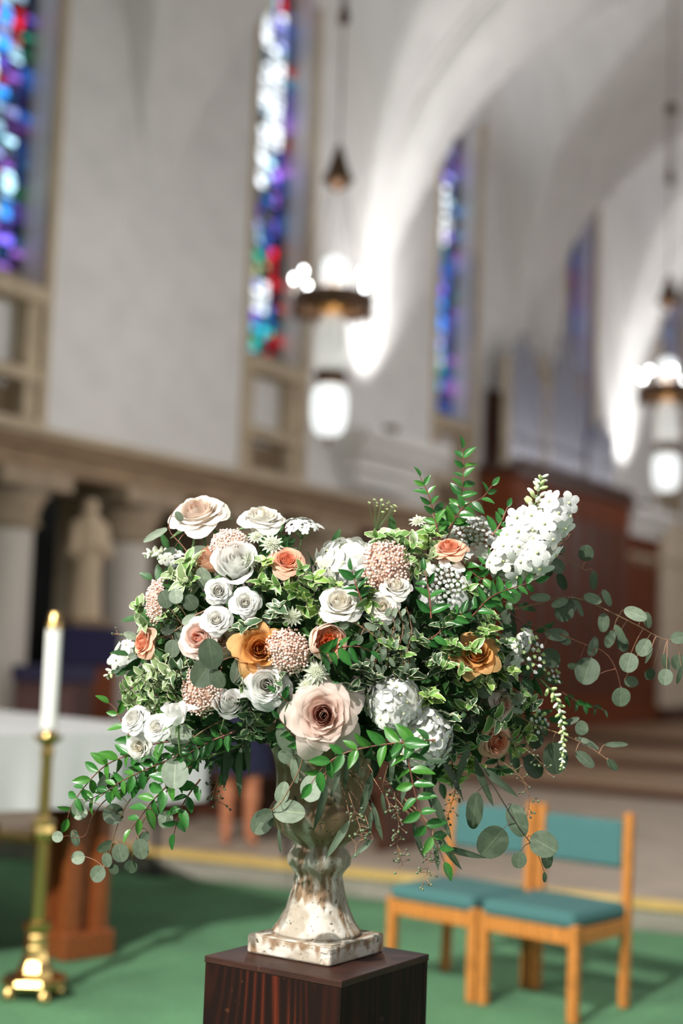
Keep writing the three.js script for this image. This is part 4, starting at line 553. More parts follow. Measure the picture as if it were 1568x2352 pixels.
// variegated pittosporum sprig: rosettes of wavy cream-edged leaves
function pittosporum(px, py, ang, len, tones, label, o = {}) {
  const { leaf = 36, dz = 0.025, n = 14 } = o; const size = rr(0.75, 1.2); const s = surf(px, py, dz), a = ang * RAD, dir = cdir(Math.cos(a), Math.sin(a), 0.25), tip = s.p, base = tip.clone().addScaledVector(dir, -len * SC).addScaledVector(CB, -0.05); const t = thing('pittosporum_sprig', label, 'sprig', 'variegated pittosporum sprigs in the arrangement', base.clone());
  const P = [base, base.clone().lerp(tip, 0.5).add(V(0, 0.008, 0)), tip]; part('stem', local(t, stemGeo(P, 0.0016, 0.001, 8)), mStemDark, t); const c = new THREE.CatmullRomCurve3(P);
  for (let k = 0; k < n; k++) { const u = k < 6 ? 1 : rr(0.3, 0.95), b = c.getPointAt(u), phi = k * 2.4 + rr(-0.5, 0.5), open = k < 3 ? rr(0.3, 0.8) : rr(0.8, 1.4); const e1 = V(0, 1, 0).cross(dir).normalize(), e2 = dir.clone().cross(e1); const d = dir.clone().multiplyScalar(Math.cos(open)).addScaledVector(e1, Math.cos(phi) * Math.sin(open)).addScaledVector(e2, Math.sin(phi) * Math.sin(open)).addScaledVector(CB, 0.25); const tone = tones[(rnd() * tones.length) | 0]; addLeaf(t, gPitt[tone][k % 3], mPitt, b, d, dir.clone().addScaledVector(CB, 0.8).add(V(rr(-0.6, 0.6), rr(-0.2, 0.7), rr(-0.6, 0.6))), leaf * size * SC * rr(0.6, 1.1) * (k < 3 ? 0.7 : 1)); }
  return t;
}
// rice flower: dome of tiny pink buds
const budGeo = new THREE.IcosahedronGeometry(1, 1);
const mRice = [M(0.76, 0.53, 0.45, { roughness: 0.8 }), M(0.82, 0.70, 0.62, { roughness: 0.8 }), M(0.62, 0.33, 0.27, { roughness: 0.8 })], mRiceCore = M(0.42, 0.27, 0.20, { roughness: 0.9 });
function riceFlower(px, py, rx, ry, face, label, bias = 0) {
  const s = surf(px, py, 0.03), dir = cdir(...face), R = rx * SC * 0.93, t = place('rice_flower_head', label, 'flower', 'pink rice flower heads', s.p.clone().addScaledVector(dir, -R * 0.35), quatTo(dir, 0), 1);
  const lists = [[], [], []], N = 420, K = ry / rx; const right = CR.clone().applyQuaternion(t.quaternion.clone().invert());
  for (let i = 0; i < N; i++) { const f = (i + 0.5) / N, el = Math.acos(1 - f * 1.12), az = i * 2.39996; const lump = 0.93 + 0.09 * Math.sin(Math.cos(az) * el * 6 + 1) * Math.sin(Math.sin(az) * el * 6 + 2) + 0.05 * Math.sin(Math.cos(az + 1) * el * 13); const rr2 = R * lump; const v = V(Math.sin(el) * Math.cos(az) * rr2, Math.cos(el) * rr2 * 0.62, Math.sin(el) * Math.sin(az) * rr2 * K).add(V(rr(-1, 1), rr(-1, 1), rr(-1, 1)).multiplyScalar(R * 0.05)); const g = budGeo.clone(); const b = R * rr(0.042, 0.056); g.scale(b, b * 1.25, b); g.translate(v.x, v.y, v.z); lists[rnd() < 0.5 + bias ? 0 : rnd() < 0.75 - bias ? 1 : 2].push(g); }
  lists.forEach((l, k) => { if (l.length) part('buds', merge(l), mRice[k], t).userData.kind = 'stuff'; });
  { const core = new THREE.SphereGeometry(R * 0.88, 24, 10, 0, 6.2832, 0, 1.65); core.scale(1, 0.6, K); part('flower_cushion', core, mRiceCore, t); }
  const st = []; for (let k = 0; k < 14; k++) { const a = k / 14 * 6.283; st.push(rod(V(0, -R * 0.5, 0), V(Math.cos(a) * R * 0.6, R * 0.25, Math.sin(a) * R * 0.6 * K), R * 0.02, 4)); } part('stalks', merge(st), mStem, t).userData.kind = 'stuff';
  stemTo(s.p.clone().addScaledVector(dir, -R * 0.8), dir, t, 0.002); return t;
}
// florets
function floretGeo(n, w, cup, notch, ln = 1) { const l = []; for (let k = 0; k < n; k++) { const g = leafGeo({ w, fold: 0.05, bend: -cup, ell: 1.15, tip: -0.25, wave: 0.04, wn: 1.3, nu: 4, nv: 6, seed: k + n }); g.rotateX(Math.PI / 2 * 0.86); g.scale(ln, 1, ln); g.rotateY(k * 6.2832 / n); l.push(g); } const e = merge(l); return e; }
const gHyd = [floretGeo(4, 1.05, 0.16, 0), floretGeo(4, 0.95, 0.3, 0)], gDel = [floretGeo(5, 0.78, 0.3, 0), floretGeo(5, 0.7, 0.6, 0)], gTiny = floretGeo(5, 0.55, 0.1, 0);
const mHyd = [petalM(0.73, 0.73, 0.715, 0.3), petalM(0.71, 0.715, 0.68, 0.3), petalM(0.69, 0.695, 0.62, 0.3)], mEye = M(0.55, 0.58, 0.30, { roughness: 0.8 }), mGreenBud = M(0.45, 0.56, 0.24, { roughness: 0.7 }), mPaleBud = M(0.72, 0.74, 0.58, { roughness: 0.7 });
const eyeGeo = new THREE.IcosahedronGeometry(0.13, 1).translate(0, 0.06, 0);
function hydrangea(px, py, rx, ry, face, label, n = 62, lift = 0) {
  const s = surf(px, py, lift), dir = cdir(...face), R = rx * SC * 0.93, K = ry / rx, t = place('hydrangea_head', label, 'hydrangea', 'white hydrangea heads', s.p.clone().addScaledVector(dir, -R * 0.5), quatTo(dir, 0), 1);
  const up = CU.clone().applyQuaternion(t.quaternion.clone().invert());
  for (let i = 0; i < n; i++) { const f = (i + 0.5) / n, el = Math.acos(1 - f * 1.25), az = i * 2.39996, v = V(Math.sin(el) * Math.cos(az), Math.cos(el) * 0.85, Math.sin(el) * Math.sin(az)); v.addScaledVector(up, v.dot(up) * (K - 1)); const r2 = R * rr(0.88, 1.04); const m = part('floret', gHyd[i % 2], mHyd[(rnd() * 2.6) | 0], t); m.position.copy(v).multiplyScalar(r2); m.quaternion.copy(quatTo(v.clone().normalize().add(V(rr(-0.35, 0.35), rr(-0.35, 0.35), rr(-0.35, 0.35))).normalize(), rr(0, 6))); m.scale.setScalar(R * rr(0.32, 0.42)); part('eye', eyeGeo, mEye, m); }
  const core = new THREE.IcosahedronGeometry(R * 0.74, 2); core.scale(1, 0.85, 1); part('pedicels', core, M(0.4, 0.45, 0.3, { roughness: 0.9 }), t); stemTo(s.p.clone().addScaledVector(dir, -R), dir, t, 0.003); return t;
}
function spike(pts, opt, label, name = 'delphinium_spike', group = 'flower spikes') { // stem with florets then buds to the tip
  const { n = 26, size = 26, bud0 = 0.6, mats = mHyd, bud = mGreenBud, wide = 34, budSize = 9, stem = mStem } = opt; const P = pathPts(pts), c = new THREE.CatmullRomCurve3(P), t = thing(name, label, 'flower', group, P[0].clone()); part('stem', local(t, stemGeo(P, 0.003, 0.0012, 16)), stem, t);
  for (let i = 0; i < n; i++) { const u = 0.12 + 0.86 * i / n, b = c.getPointAt(u), tg = c.getTangentAt(u), phi = i * 2.39996; const e1 = tg.clone().cross(CB).normalize(), e2 = e1.clone().cross(tg).normalize(); const out = e1.clone().multiplyScalar(Math.cos(phi)).addScaledVector(e2, Math.sin(phi) * 0.9).normalize(); const taper = u > bud0 ? lerp(0.62, 0.12, (u - bud0) / (1 - bud0)) : 1; const end = b.clone().addScaledVector(out, wide * SC * taper * rr(0.7, 1.08)).addScaledVector(tg, wide * SC * 0.25);
    const inv = end.clone().sub(t.position); const ped = stemGeo([b, b.clone().lerp(end, 0.5), end].map((q) => q.clone()), 0.001, 0.0008, 3);
    if (u < bud0) { const m = part('floret', gDel[i % 2], mats[(rnd() * 2.4) | 0], t); m.position.copy(inv); m.quaternion.copy(quatTo(out.clone().addScaledVector(CB, 0.12).add(V(rr(-0.4, 0.4), rr(-0.4, 0.4), rr(-0.4, 0.4))).normalize(), rr(0, 6))); m.scale.setScalar(size * SC * rr(0.85, 1.1)); part('eye', eyeGeo, mEye, m); part('pedicel', local(t, ped), stem, t); }
    else { const g = new THREE.IcosahedronGeometry(1, 1); const m = part('bud', g, rnd() < 0.5 ? bud : mPaleBud, t); m.position.copy(inv); m.quaternion.copy(quatTo(out.clone().addScaledVector(tg, 0.5).normalize(), 0)); const bs = budSize * SC * lerp(1, 0.55, (u - bud0) / (1 - bud0)); m.scale.set(bs * 0.5, bs * 1.15, bs * 0.5); part('pedicel', local(t, ped), stem, t); } }
  return t;
}
function astrantia(px, py, r, face, label) { // star of pale bracts round a pincushion
  const s = surf(px, py, 0.02), dir = cdir(...face), R = r * SC * 0.93, t = place('astrantia_flower', label, 'flower', 'pale astrantia flowers', s.p.clone(), quatTo(dir, 0), R);
  for (let k = 0; k < 14; k++) { const m = part('bract', gMyrtle[k % 3], mBract, t); const a = k / 14 * 6.283; const d = V(Math.cos(a), rr(0.25, 0.5), Math.sin(a)); m.quaternion.copy(leafQ(d, V(0, 1, 0))); m.scale.set(0.62, rr(0.9, 1.05), 0.8); }
  const fl = []; for (let i = 0; i < 70; i++) { const f = (i + 0.5) / 70, el = Math.acos(1 - f), az = i * 2.39996, v = V(Math.sin(el) * Math.cos(az), Math.cos(el), Math.sin(el) * Math.sin(az)); fl.push(rod(V(0, 0.1, 0), v.clone().multiplyScalar(0.5).add(V(0, 0.1, 0)), 0.014, 4)); const b = new THREE.IcosahedronGeometry(0.04, 0); b.translate(v.x * 0.52, v.y * 0.52 + 0.1, v.z * 0.52); fl.push(b); } part('pincushion', merge(fl), mPaleBud, t).userData.kind = 'stuff'; stemTo(s.p, dir, t, 0.0013 / R); return t;
}
const mBract = leafMat(0.56, 0.60, 0.47, 0.7, 0.3);
function umbel(px, py, r, face, label, o = {}) { // flat lace head: rays, umbellets of tiny florets, optional ring of sterile florets
  const { big = 0, n = 26, ring = 0, mat = mHyd[0], green = false, lift = 0.01, name = 'lace_flower', ray = mStem, tuft = 9, cs = 0.1, deep = 0.75 } = o; const s = surf(px, py, lift), dir = cdir(...face), R = r * SC * 0.93, t = place(name, label, 'flower', 'lacy flower heads', s.p.clone(), quatTo(dir, rr(0, 6)), R);
  const rays = [], base = V(0, -deep, 0);
  for (let i = 0; i < n; i++) { const f = Math.sqrt((i + 0.4) / n), az = i * 2.39996, e = V(Math.cos(az) * f * 0.92, 0.18 * (1 - f * f) + rr(-0.05, 0.05), Math.sin(az) * f * 0.92); rays.push(rod(base, e, 0.016, 4)); if (big) { const m = part('floret', gDel[i % 2], mHyd[i % 2], t); m.position.copy(e); m.quaternion.copy(quatTo(V(e.x * 0.8 + rr(-0.3, 0.3), 0.8, e.z * 0.8 + rr(-0.3, 0.3)).normalize(), rr(0, 6))); m.scale.setScalar(big * rr(0.8, 1.1)); continue; } const l = []; for (let k = 0; k < tuft; k++) { const g = gTiny.clone(); g.scale(cs, cs, cs); g.rotateX(rr(-0.8, 0.8)); g.rotateY(rr(0, 6)); const a = k * 2.4; g.translate(e.x + Math.cos(a) * cs * 0.9 * Math.sqrt(k / tuft), e.y + 0.05 + rr(0, 0.05), e.z + Math.sin(a) * cs * 0.9 * Math.sqrt(k / tuft)); l.push(g); } const m = part('umbellet', merge(l), green && i % 2 ? mGreenBud : mat, t); m.userData.kind = 'stuff'; }
  for (let k = 0; k < ring; k++) { const a = k / ring * 6.283 + rr(-0.1, 0.1), m = part('floret', gHyd[k % 2], mHyd[k % 3], t); m.position.set(Math.cos(a) * rr(0.92, 1.08), rr(-0.12, 0.02), Math.sin(a) * rr(0.92, 1.08)); m.quaternion.copy(quatTo(V(Math.cos(a) * 0.4, 1, Math.sin(a) * 0.4).normalize(), rr(0, 6))); m.scale.setScalar(rr(0.28, 0.38)); }
  part('rays', merge(rays), ray, t).userData.kind = 'stuff'; stemTo(s.p.clone().addScaledVector(dir, -deep * R), dir, t, 0.0018 / R); return t;
}
function seedCluster(pts, label, n = 26) { const P = pathPts(pts), c = new THREE.CatmullRomCurve3(P), t = thing('seeded_eucalyptus_spray', label, 'spray', 'seeded eucalyptus sprays under the flowers', P[0].clone()); const tw = [stemGeo(P, 0.0013, 0.0006, 12)];
  for (let i = 0; i < n; i++) { const u = 0.25 + 0.75 * i / n, b = c.getPointAt(u), d = cdir(rr(-1, 1), rr(-0.8, 0.6), rr(-0.6, 0.8)), e = b.clone().addScaledVector(d, rr(9, 20) * SC); tw.push(rod(b, e, 0.0006, 4)); const g = lathe([[0, 0], [0.55, 0.4], [0.8, 1.0], [0.7, 1.5], [0.35, 1.75], [0, 1.8]], 7); const m = part('seed', g0Seed, rnd() < 0.6 ? mSeed : mSeed2, t); m.position.copy(e).sub(t.position); m.quaternion.copy(quatTo(d, 0)); m.scale.setScalar(3.6 * SC); }
  part('twigs', local(t, merge(tw)), mStemTan, t); return t; }
const g0Seed = lathe([[0, 0], [0.55, 0.4], [0.8, 1.0], [0.7, 1.5], [0.35, 1.75], [0, 1.8]], 7), mSeed = M(0.13, 0.17, 0.09, { roughness: 0.6 }), mSeed2 = M(0.09, 0.09, 0.06, { roughness: 0.6 });

// ---- roses and other blooms, placed where the photograph shows them
rose(458, 1192, 56, 'cup', 'ivoryblush', 'large open ivory rose with a blush heart topmost above the grey-green leaf', { face: [-0.15, 0.75, 0.55] });
rose(602, 1203, 46, 'cup', 'white', 'white rose in profile standing above the pale astrantia', { face: [0.1, 0.85, 0.4] });
rose(543, 1300, 50, 'bud', 'snow', 'large white rose bud tilted beside the pink rice flower', { face: [-0.05, 0.55, 0.8] });
rose(487, 1291, 36, 'bud', 'palepeach', 'pale peach rose bud tucked behind the large white bud', { face: [-0.55, 0.6, 0.5], lift: -0.03 });
rose(659, 1294, 36, 'open', 'peach', 'coral peach rose facing forward beside variegated leaves', { face: [0.1, 0.62, 0.75] });
rose(502, 1359, 26, 'cup', 'snow', 'small white spray rose under the large white bud', { face: [0.05, 0.25, 0.95], lift: 0.01 });
rose(563, 1385, 30, 'open', 'snow', 'small white spray rose with open spiral beside a dark stem', { face: [0.1, 0.3, 0.9], lift: 0.01 });
rose(497, 1425, 30, 'open', 'snow', 'small white spray rose above the pale peach petals', { face: [0.05, 0.4, 0.9], lift: 0.01 });
rose(462, 1468, 42, 'cup', 'blush', 'pale blush rose half hidden under the white spray rose', { face: [-0.3, 0.2, 0.9] });
rose(505, 1470, 34, 'cup', 'ivoryblush', 'cream blush rose beside the round eucalyptus leaf', { face: [0.3, 0.0, 0.9], lift: -0.02 });
rose(338, 1478, 32, 'cup', 'peach', 'coral orange rose at the edge by the white stock flowers', { face: [-0.7, 0.2, 0.55] });
rose(596, 1492, 52, 'star', 'toffee', 'golden toffee rose with pointed petals beside the pink rice flower', { face: [0.05, 0.2, 0.95], lift: 0.01 });
rose(613, 1574, 45, 'open', 'snow', 'white rose with spiral heart under the golden toffee rose', { face: [-0.05, 0.12, 1], lift: 0.02 });
rose(525, 1620, 38, 'bud', 'snow', 'closed white rose bud beside the lower pink rice flower', { face: [0.15, 0.55, 0.8], lift: 0.01 });
rose(405, 1644, 30, 'tulip', 'snow', 'white tulip with flaring petal tips on a curved green stem', { face: [-0.1, 0.9, 0.35], name: 'tulip', cat: 'tulip', lift: 0.1 });
rose(361, 1672, 27, 'open', 'snow', 'small white rose between the tulip and the leafy branch', { face: [-0.35, 0.3, 0.85], lift: 0.09 });
rose(312, 1655, 30, 'cup', 'snow', 'white rose seen over leaves above the altar cloth', { face: [-0.5, 0.5, 0.6], lift: 0.06 });
rose(322, 1716, 26, 'open', 'white', 'small cream white rose low on the leafy branch', { face: [-0.25, -0.05, 0.95], lift: 0.09 });
rose(782, 1392, 42, 'cup', 'white', 'cream white rose under the big hydrangea head', { face: [0.05, 0.62, 0.75], lift: 0.02 });
rose(880, 1396, 31, 'open', 'white', 'white rose beneath the largest pink rice flower with red stem', { face: [-0.1, 0.35, 0.9], lift: 0.02 });
rose(909, 1352, 30, 'cup', 'white', 'white rose touching the largest pink rice flower', { face: [0.1, 0.7, 0.7], lift: 0.02 });
rose(752, 1478, 46, 'garden', 'juliet', 'pale peach garden rose with a vivid orange heart', { face: [0.15, 0.32, 0.92], lift: 0.03 });
rose(742, 1642, 62, 'flare', 'quicksand', 'large dusty pink rose with dark spiral heart above the urn', { face: [-0.02, 0.12, 1], lift: 0.04 });
rose(1033, 1268, 34, 'cup', 'peach', 'peach rose in side view under the lace flower', { face: [-0.1, 0.85, 0.5], lift: 0.03 });
rose(1093, 1506, 44, 'star', 'toffee', 'toffee orange rose half covered by variegated leaves', { face: [0.1, 0.5, 0.85], lift: 0.005 });
rose(1135, 1702, 34, 'cup', 'peach', 'coral rose glimpsed behind dark variegated leaves', { face: [0.4, -0.1, 0.85], lift: -0.03 });
rose(1150, 1620, 30, 'cup', 'blush', 'blush rose deep among eucalyptus leaves', { face: [0.5, 0.1, 0.8], lift: -0.04 });

hydrangea(800, 1268, 74, 50, [-0.1, 0.72, 0.65], 'white hydrangea head beside the largest pink rice flower', 64, -0.01);
hydrangea(905, 1612, 62, 58, [0.0, 0.25, 0.95], 'white hydrangea head beside the dusty pink rose', 60, 0.03);
hydrangea(978, 1708, 62, 76, [0.15, -0.25, 0.95], 'white hydrangea head hanging below the other by the glossy leaves', 64, 0.05);

riceFlower(521, 1238, 46, 40, [-0.25, 0.72, 0.6], 'pale pink rice flower head between two white roses', -0.3);
riceFlower(887, 1296, 62, 60, [0.05, 0.3, 0.95], 'largest pink rice flower head under the hydrangea');
riceFlower(662, 1494, 54, 48, [0.1, 0.2, 0.98], 'pink rice flower head between toffee rose and garden rose');
riceFlower(456, 1588, 50, 60, [-0.35, -0.1, 0.9], 'dusky pink rice flower head under the round eucalyptus leaves', 0.15);
riceFlower(348, 1378, 42, 54, [-0.85, 0.15, 0.35], 'pink rice flower head in side view by the aisle column');

astrantia(624, 1252, 30, [0.1, 0.5, 0.8], 'pale green astrantia star above the coral peach rose');
astrantia(590, 1235, 24, [-0.2, 0.7, 0.6], 'pale astrantia star against the white rose in profile');
astrantia(572, 1288, 24, [0.3, 0.3, 0.9], 'pale astrantia star lying on the large white bud');
astrantia(670, 1417, 26, [0.1, 0.2, 0.95], 'pale astrantia star in the shaded gap above the rice flower');
astrantia(727, 1545, 32, [0.0, 0.3, 0.95], 'pale green astrantia star above the dusty pink rose');
astrantia(706, 1578, 28, [-0.3, 0.3, 0.9], 'pale astrantia star leaning on the dusty pink rose');
astrantia(804, 1622, 26, [0.3, 0.2, 0.9], 'pale astrantia star between dusty pink rose and hydrangea');
astrantia(960, 1200, 24, [-0.1, 0.8, 0.5], 'pale astrantia star under the tall leafy branches');

umbel(1083, 1228, 52, [0.05, 0.55, 0.85], 'white lace flower head with outer florets under the tall spike', { n: 44, ring: 9, cs: 0.07, tuft: 7 });
umbel(1020, 1342, 50, [-0.05, 0.2, 0.98], 'white lace flower head with ragged outer florets beside the garden rose', { n: 44, ring: 9, cs: 0.07, tuft: 7 });
umbel(695, 1206, 48, [0.1, 0.9, 0.35], 'loose white umbel flower standing above the coral peach rose', { n: 17, big: 0.26 });
umbel(880, 1165, 44, [0.25, 0.8, 0.3], 'feathery green fennel head rising above the hydrangea', { n: 15, mat: mGreenBud, tuft: 5, cs: 0.06, name: 'fennel_head', lift: -0.05, deep: 1.5 });
umbel(1215, 1500, 52, [0.5, 0.3, 0.8], 'feathery green lace head at the edge above the drooping bud spike', { n: 24, green: true, tuft: 8, cs: 0.07, name: 'fennel_head', deep: 0.5 });
umbel(1265, 1545, 36, [0.7, 0.35, 0.6], 'small greenish lace head beside the drooping bud spike', { n: 15, green: true, tuft: 6, cs: 0.1, name: 'lace_flower' });
umbel(1235, 1655, 34, [0.6, 0.2, 0.75], 'small greenish lace head under the feathery one', { n: 15, green: true, tuft: 6, cs: 0.1, name: 'lace_flower' });
umbel(1110, 1352, 30, [0.3, 0.2, 0.9], 'small cream lace head under the white spike', { n: 12, tuft: 6, cs: 0.13, mat: mPaleBud, name: 'lace_flower' });

spike([[1120, 1350, 0.2], [1170, 1280, 0.2], [1215, 1200, 0.19], [1245, 1095, 0.17]], { n: 72, size: 28, bud0: 0.6, wide: 46, budSize: 12 }, 'large white delphinium spike with green buds at its tip');
spike([[1190, 1330, 0.22], [1235, 1275, 0.24], [1265, 1215, 0.23], [1290, 1150, 0.2]], { n: 26, size: 27, bud0: 0.92, wide: 32, budSize: 9 }, 'second white delphinium spike beside the green-tipped one');
spike([[330, 1470, 0.05], [295, 1500, 0.05], [268, 1530, 0.04], [245, 1555, 0.03]], { n: 26, size: 20, bud0: 0.6, wide: 26, budSize: 9 }, 'white stock spike with pale green buds at the altar side', 'stock_spike');
spike([[420, 1290, 0.1], [385, 1280, 0.09], [355, 1268, 0.08], [333, 1275, 0.07]], { n: 26, size: 15, bud0: 0.35, wide: 20, budSize: 11, bud: mPaleBud }, 'small cluster of white buds beside the topmost ivory rose', 'stock_spike');
spike([[1240, 1560, 0.12], [1275, 1600, 0.13], [1292, 1670, 0.13], [1290, 1772, 0.12]], { n: 40, size: 9, bud0: 0.0, wide: 17, budSize: 9, bud: mGreenBud }, 'drooping pale green bud spike hanging at the chair side', 'bud_spike');
spike([[1165, 1560, 0.14], [1180, 1500, 0.15], [1200, 1470, 0.14], [1215, 1440, 0.12]], { n: 14, size: 17, bud0: 0.8, wide: 20, budSize: 8 }, 'short white flower spike deep among the feathery greens', 'stock_spike');

// ---- silver dollar eucalyptus
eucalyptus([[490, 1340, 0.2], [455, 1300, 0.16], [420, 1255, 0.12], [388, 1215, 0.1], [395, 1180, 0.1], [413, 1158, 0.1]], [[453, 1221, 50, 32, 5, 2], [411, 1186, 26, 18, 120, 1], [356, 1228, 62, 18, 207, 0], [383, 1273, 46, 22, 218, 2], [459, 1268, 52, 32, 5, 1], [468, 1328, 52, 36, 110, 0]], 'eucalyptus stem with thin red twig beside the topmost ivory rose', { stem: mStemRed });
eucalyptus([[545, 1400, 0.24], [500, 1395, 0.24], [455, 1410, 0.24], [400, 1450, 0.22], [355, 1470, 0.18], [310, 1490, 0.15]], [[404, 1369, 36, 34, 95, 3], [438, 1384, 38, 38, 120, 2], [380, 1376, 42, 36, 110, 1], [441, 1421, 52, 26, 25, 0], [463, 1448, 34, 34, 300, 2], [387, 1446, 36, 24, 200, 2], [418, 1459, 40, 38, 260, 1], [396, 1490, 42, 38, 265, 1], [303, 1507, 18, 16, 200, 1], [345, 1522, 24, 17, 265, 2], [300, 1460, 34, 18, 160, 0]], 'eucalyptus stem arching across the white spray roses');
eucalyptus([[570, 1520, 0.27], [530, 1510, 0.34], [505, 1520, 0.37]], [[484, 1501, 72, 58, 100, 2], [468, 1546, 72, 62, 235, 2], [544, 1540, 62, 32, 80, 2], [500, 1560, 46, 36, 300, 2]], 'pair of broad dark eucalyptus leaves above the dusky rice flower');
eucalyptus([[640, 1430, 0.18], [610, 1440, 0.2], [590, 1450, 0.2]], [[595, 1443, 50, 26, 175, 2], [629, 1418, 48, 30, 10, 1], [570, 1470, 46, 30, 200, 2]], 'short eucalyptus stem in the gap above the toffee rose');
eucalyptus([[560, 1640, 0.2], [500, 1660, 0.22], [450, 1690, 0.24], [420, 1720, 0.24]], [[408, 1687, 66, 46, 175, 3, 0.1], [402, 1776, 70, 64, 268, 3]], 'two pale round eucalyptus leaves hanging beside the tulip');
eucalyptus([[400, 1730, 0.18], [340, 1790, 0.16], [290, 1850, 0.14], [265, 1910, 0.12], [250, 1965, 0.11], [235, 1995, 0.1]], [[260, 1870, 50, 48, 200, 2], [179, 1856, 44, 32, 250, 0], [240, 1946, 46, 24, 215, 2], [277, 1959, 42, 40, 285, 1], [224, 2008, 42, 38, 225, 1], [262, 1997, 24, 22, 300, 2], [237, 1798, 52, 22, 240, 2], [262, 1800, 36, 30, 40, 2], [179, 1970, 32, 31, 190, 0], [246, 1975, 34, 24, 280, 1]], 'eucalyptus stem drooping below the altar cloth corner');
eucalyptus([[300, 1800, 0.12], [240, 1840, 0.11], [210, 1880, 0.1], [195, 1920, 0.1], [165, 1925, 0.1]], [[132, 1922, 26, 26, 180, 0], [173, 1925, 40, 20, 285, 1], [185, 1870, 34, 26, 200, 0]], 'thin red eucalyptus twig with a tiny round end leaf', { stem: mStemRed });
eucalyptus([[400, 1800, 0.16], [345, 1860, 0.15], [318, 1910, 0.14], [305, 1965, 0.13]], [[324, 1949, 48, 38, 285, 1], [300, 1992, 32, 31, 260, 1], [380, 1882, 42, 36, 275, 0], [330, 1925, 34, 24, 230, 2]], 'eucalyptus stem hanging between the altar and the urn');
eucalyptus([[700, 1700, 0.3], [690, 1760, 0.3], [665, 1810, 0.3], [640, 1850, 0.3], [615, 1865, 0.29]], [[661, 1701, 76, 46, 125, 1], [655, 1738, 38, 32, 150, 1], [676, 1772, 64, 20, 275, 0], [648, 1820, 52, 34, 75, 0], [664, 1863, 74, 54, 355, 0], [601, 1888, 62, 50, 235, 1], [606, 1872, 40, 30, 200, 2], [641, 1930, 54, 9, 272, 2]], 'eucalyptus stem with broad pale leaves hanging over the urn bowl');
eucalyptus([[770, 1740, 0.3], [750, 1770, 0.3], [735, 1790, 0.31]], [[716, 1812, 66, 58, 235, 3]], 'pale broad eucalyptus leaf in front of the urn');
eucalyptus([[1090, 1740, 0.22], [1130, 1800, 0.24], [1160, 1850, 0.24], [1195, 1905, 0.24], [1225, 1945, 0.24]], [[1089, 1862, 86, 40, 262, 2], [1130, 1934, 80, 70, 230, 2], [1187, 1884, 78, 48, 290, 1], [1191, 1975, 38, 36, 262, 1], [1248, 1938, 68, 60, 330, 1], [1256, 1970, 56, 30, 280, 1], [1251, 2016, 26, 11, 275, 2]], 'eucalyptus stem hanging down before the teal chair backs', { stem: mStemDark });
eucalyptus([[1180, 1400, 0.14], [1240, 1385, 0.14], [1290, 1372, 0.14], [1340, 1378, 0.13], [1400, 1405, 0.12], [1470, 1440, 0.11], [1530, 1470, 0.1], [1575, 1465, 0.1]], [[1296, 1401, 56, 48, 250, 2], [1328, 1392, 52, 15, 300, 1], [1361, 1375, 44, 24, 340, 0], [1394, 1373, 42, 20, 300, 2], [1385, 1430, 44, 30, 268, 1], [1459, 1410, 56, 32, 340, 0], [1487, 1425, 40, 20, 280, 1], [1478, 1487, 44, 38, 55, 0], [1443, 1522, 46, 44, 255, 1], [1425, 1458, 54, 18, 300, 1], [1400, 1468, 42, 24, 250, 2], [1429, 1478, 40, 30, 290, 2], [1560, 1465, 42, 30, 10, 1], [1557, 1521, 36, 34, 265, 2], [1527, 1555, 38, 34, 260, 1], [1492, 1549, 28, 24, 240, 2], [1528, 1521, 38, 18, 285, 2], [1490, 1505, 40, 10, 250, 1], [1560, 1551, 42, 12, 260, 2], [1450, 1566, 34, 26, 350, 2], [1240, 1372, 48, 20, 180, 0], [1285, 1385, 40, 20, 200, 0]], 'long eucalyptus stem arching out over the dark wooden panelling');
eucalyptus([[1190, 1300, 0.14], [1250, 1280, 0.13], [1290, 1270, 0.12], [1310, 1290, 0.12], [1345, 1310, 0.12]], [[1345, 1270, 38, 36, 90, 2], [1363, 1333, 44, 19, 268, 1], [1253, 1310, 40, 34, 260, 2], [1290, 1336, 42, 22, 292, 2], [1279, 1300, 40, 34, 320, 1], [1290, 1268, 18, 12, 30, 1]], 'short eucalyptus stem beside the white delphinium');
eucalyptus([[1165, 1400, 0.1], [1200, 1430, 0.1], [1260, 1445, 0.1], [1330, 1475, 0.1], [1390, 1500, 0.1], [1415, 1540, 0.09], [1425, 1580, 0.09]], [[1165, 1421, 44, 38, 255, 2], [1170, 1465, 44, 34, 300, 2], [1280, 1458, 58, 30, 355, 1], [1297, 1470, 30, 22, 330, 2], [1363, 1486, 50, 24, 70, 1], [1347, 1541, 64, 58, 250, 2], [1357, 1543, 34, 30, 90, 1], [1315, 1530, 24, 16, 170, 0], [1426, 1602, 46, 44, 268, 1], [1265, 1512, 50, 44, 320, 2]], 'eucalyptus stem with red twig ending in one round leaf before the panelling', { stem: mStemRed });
eucalyptus([[1180, 1640, 0.1], [1240, 1670, 0.1], [1300, 1690, 0.1], [1360, 1720, 0.09], [1395, 1745, 0.09]], [[1335, 1672, 34, 32, 100, 1], [1275, 1742, 76, 62, 280, 2], [1352, 1708, 62, 17, 335, 0], [1406, 1757, 34, 19, 310, 2], [1345, 1745, 58, 28, 325, 1], [1310, 1657, 44, 15, 25, 1], [1415, 1710, 54, 13, 0, 1], [1225, 1760, 60, 44, 300, 2], [1230, 1700, 44, 36, 250, 2]], 'eucalyptus stem with oval leaves out over the brown steps');
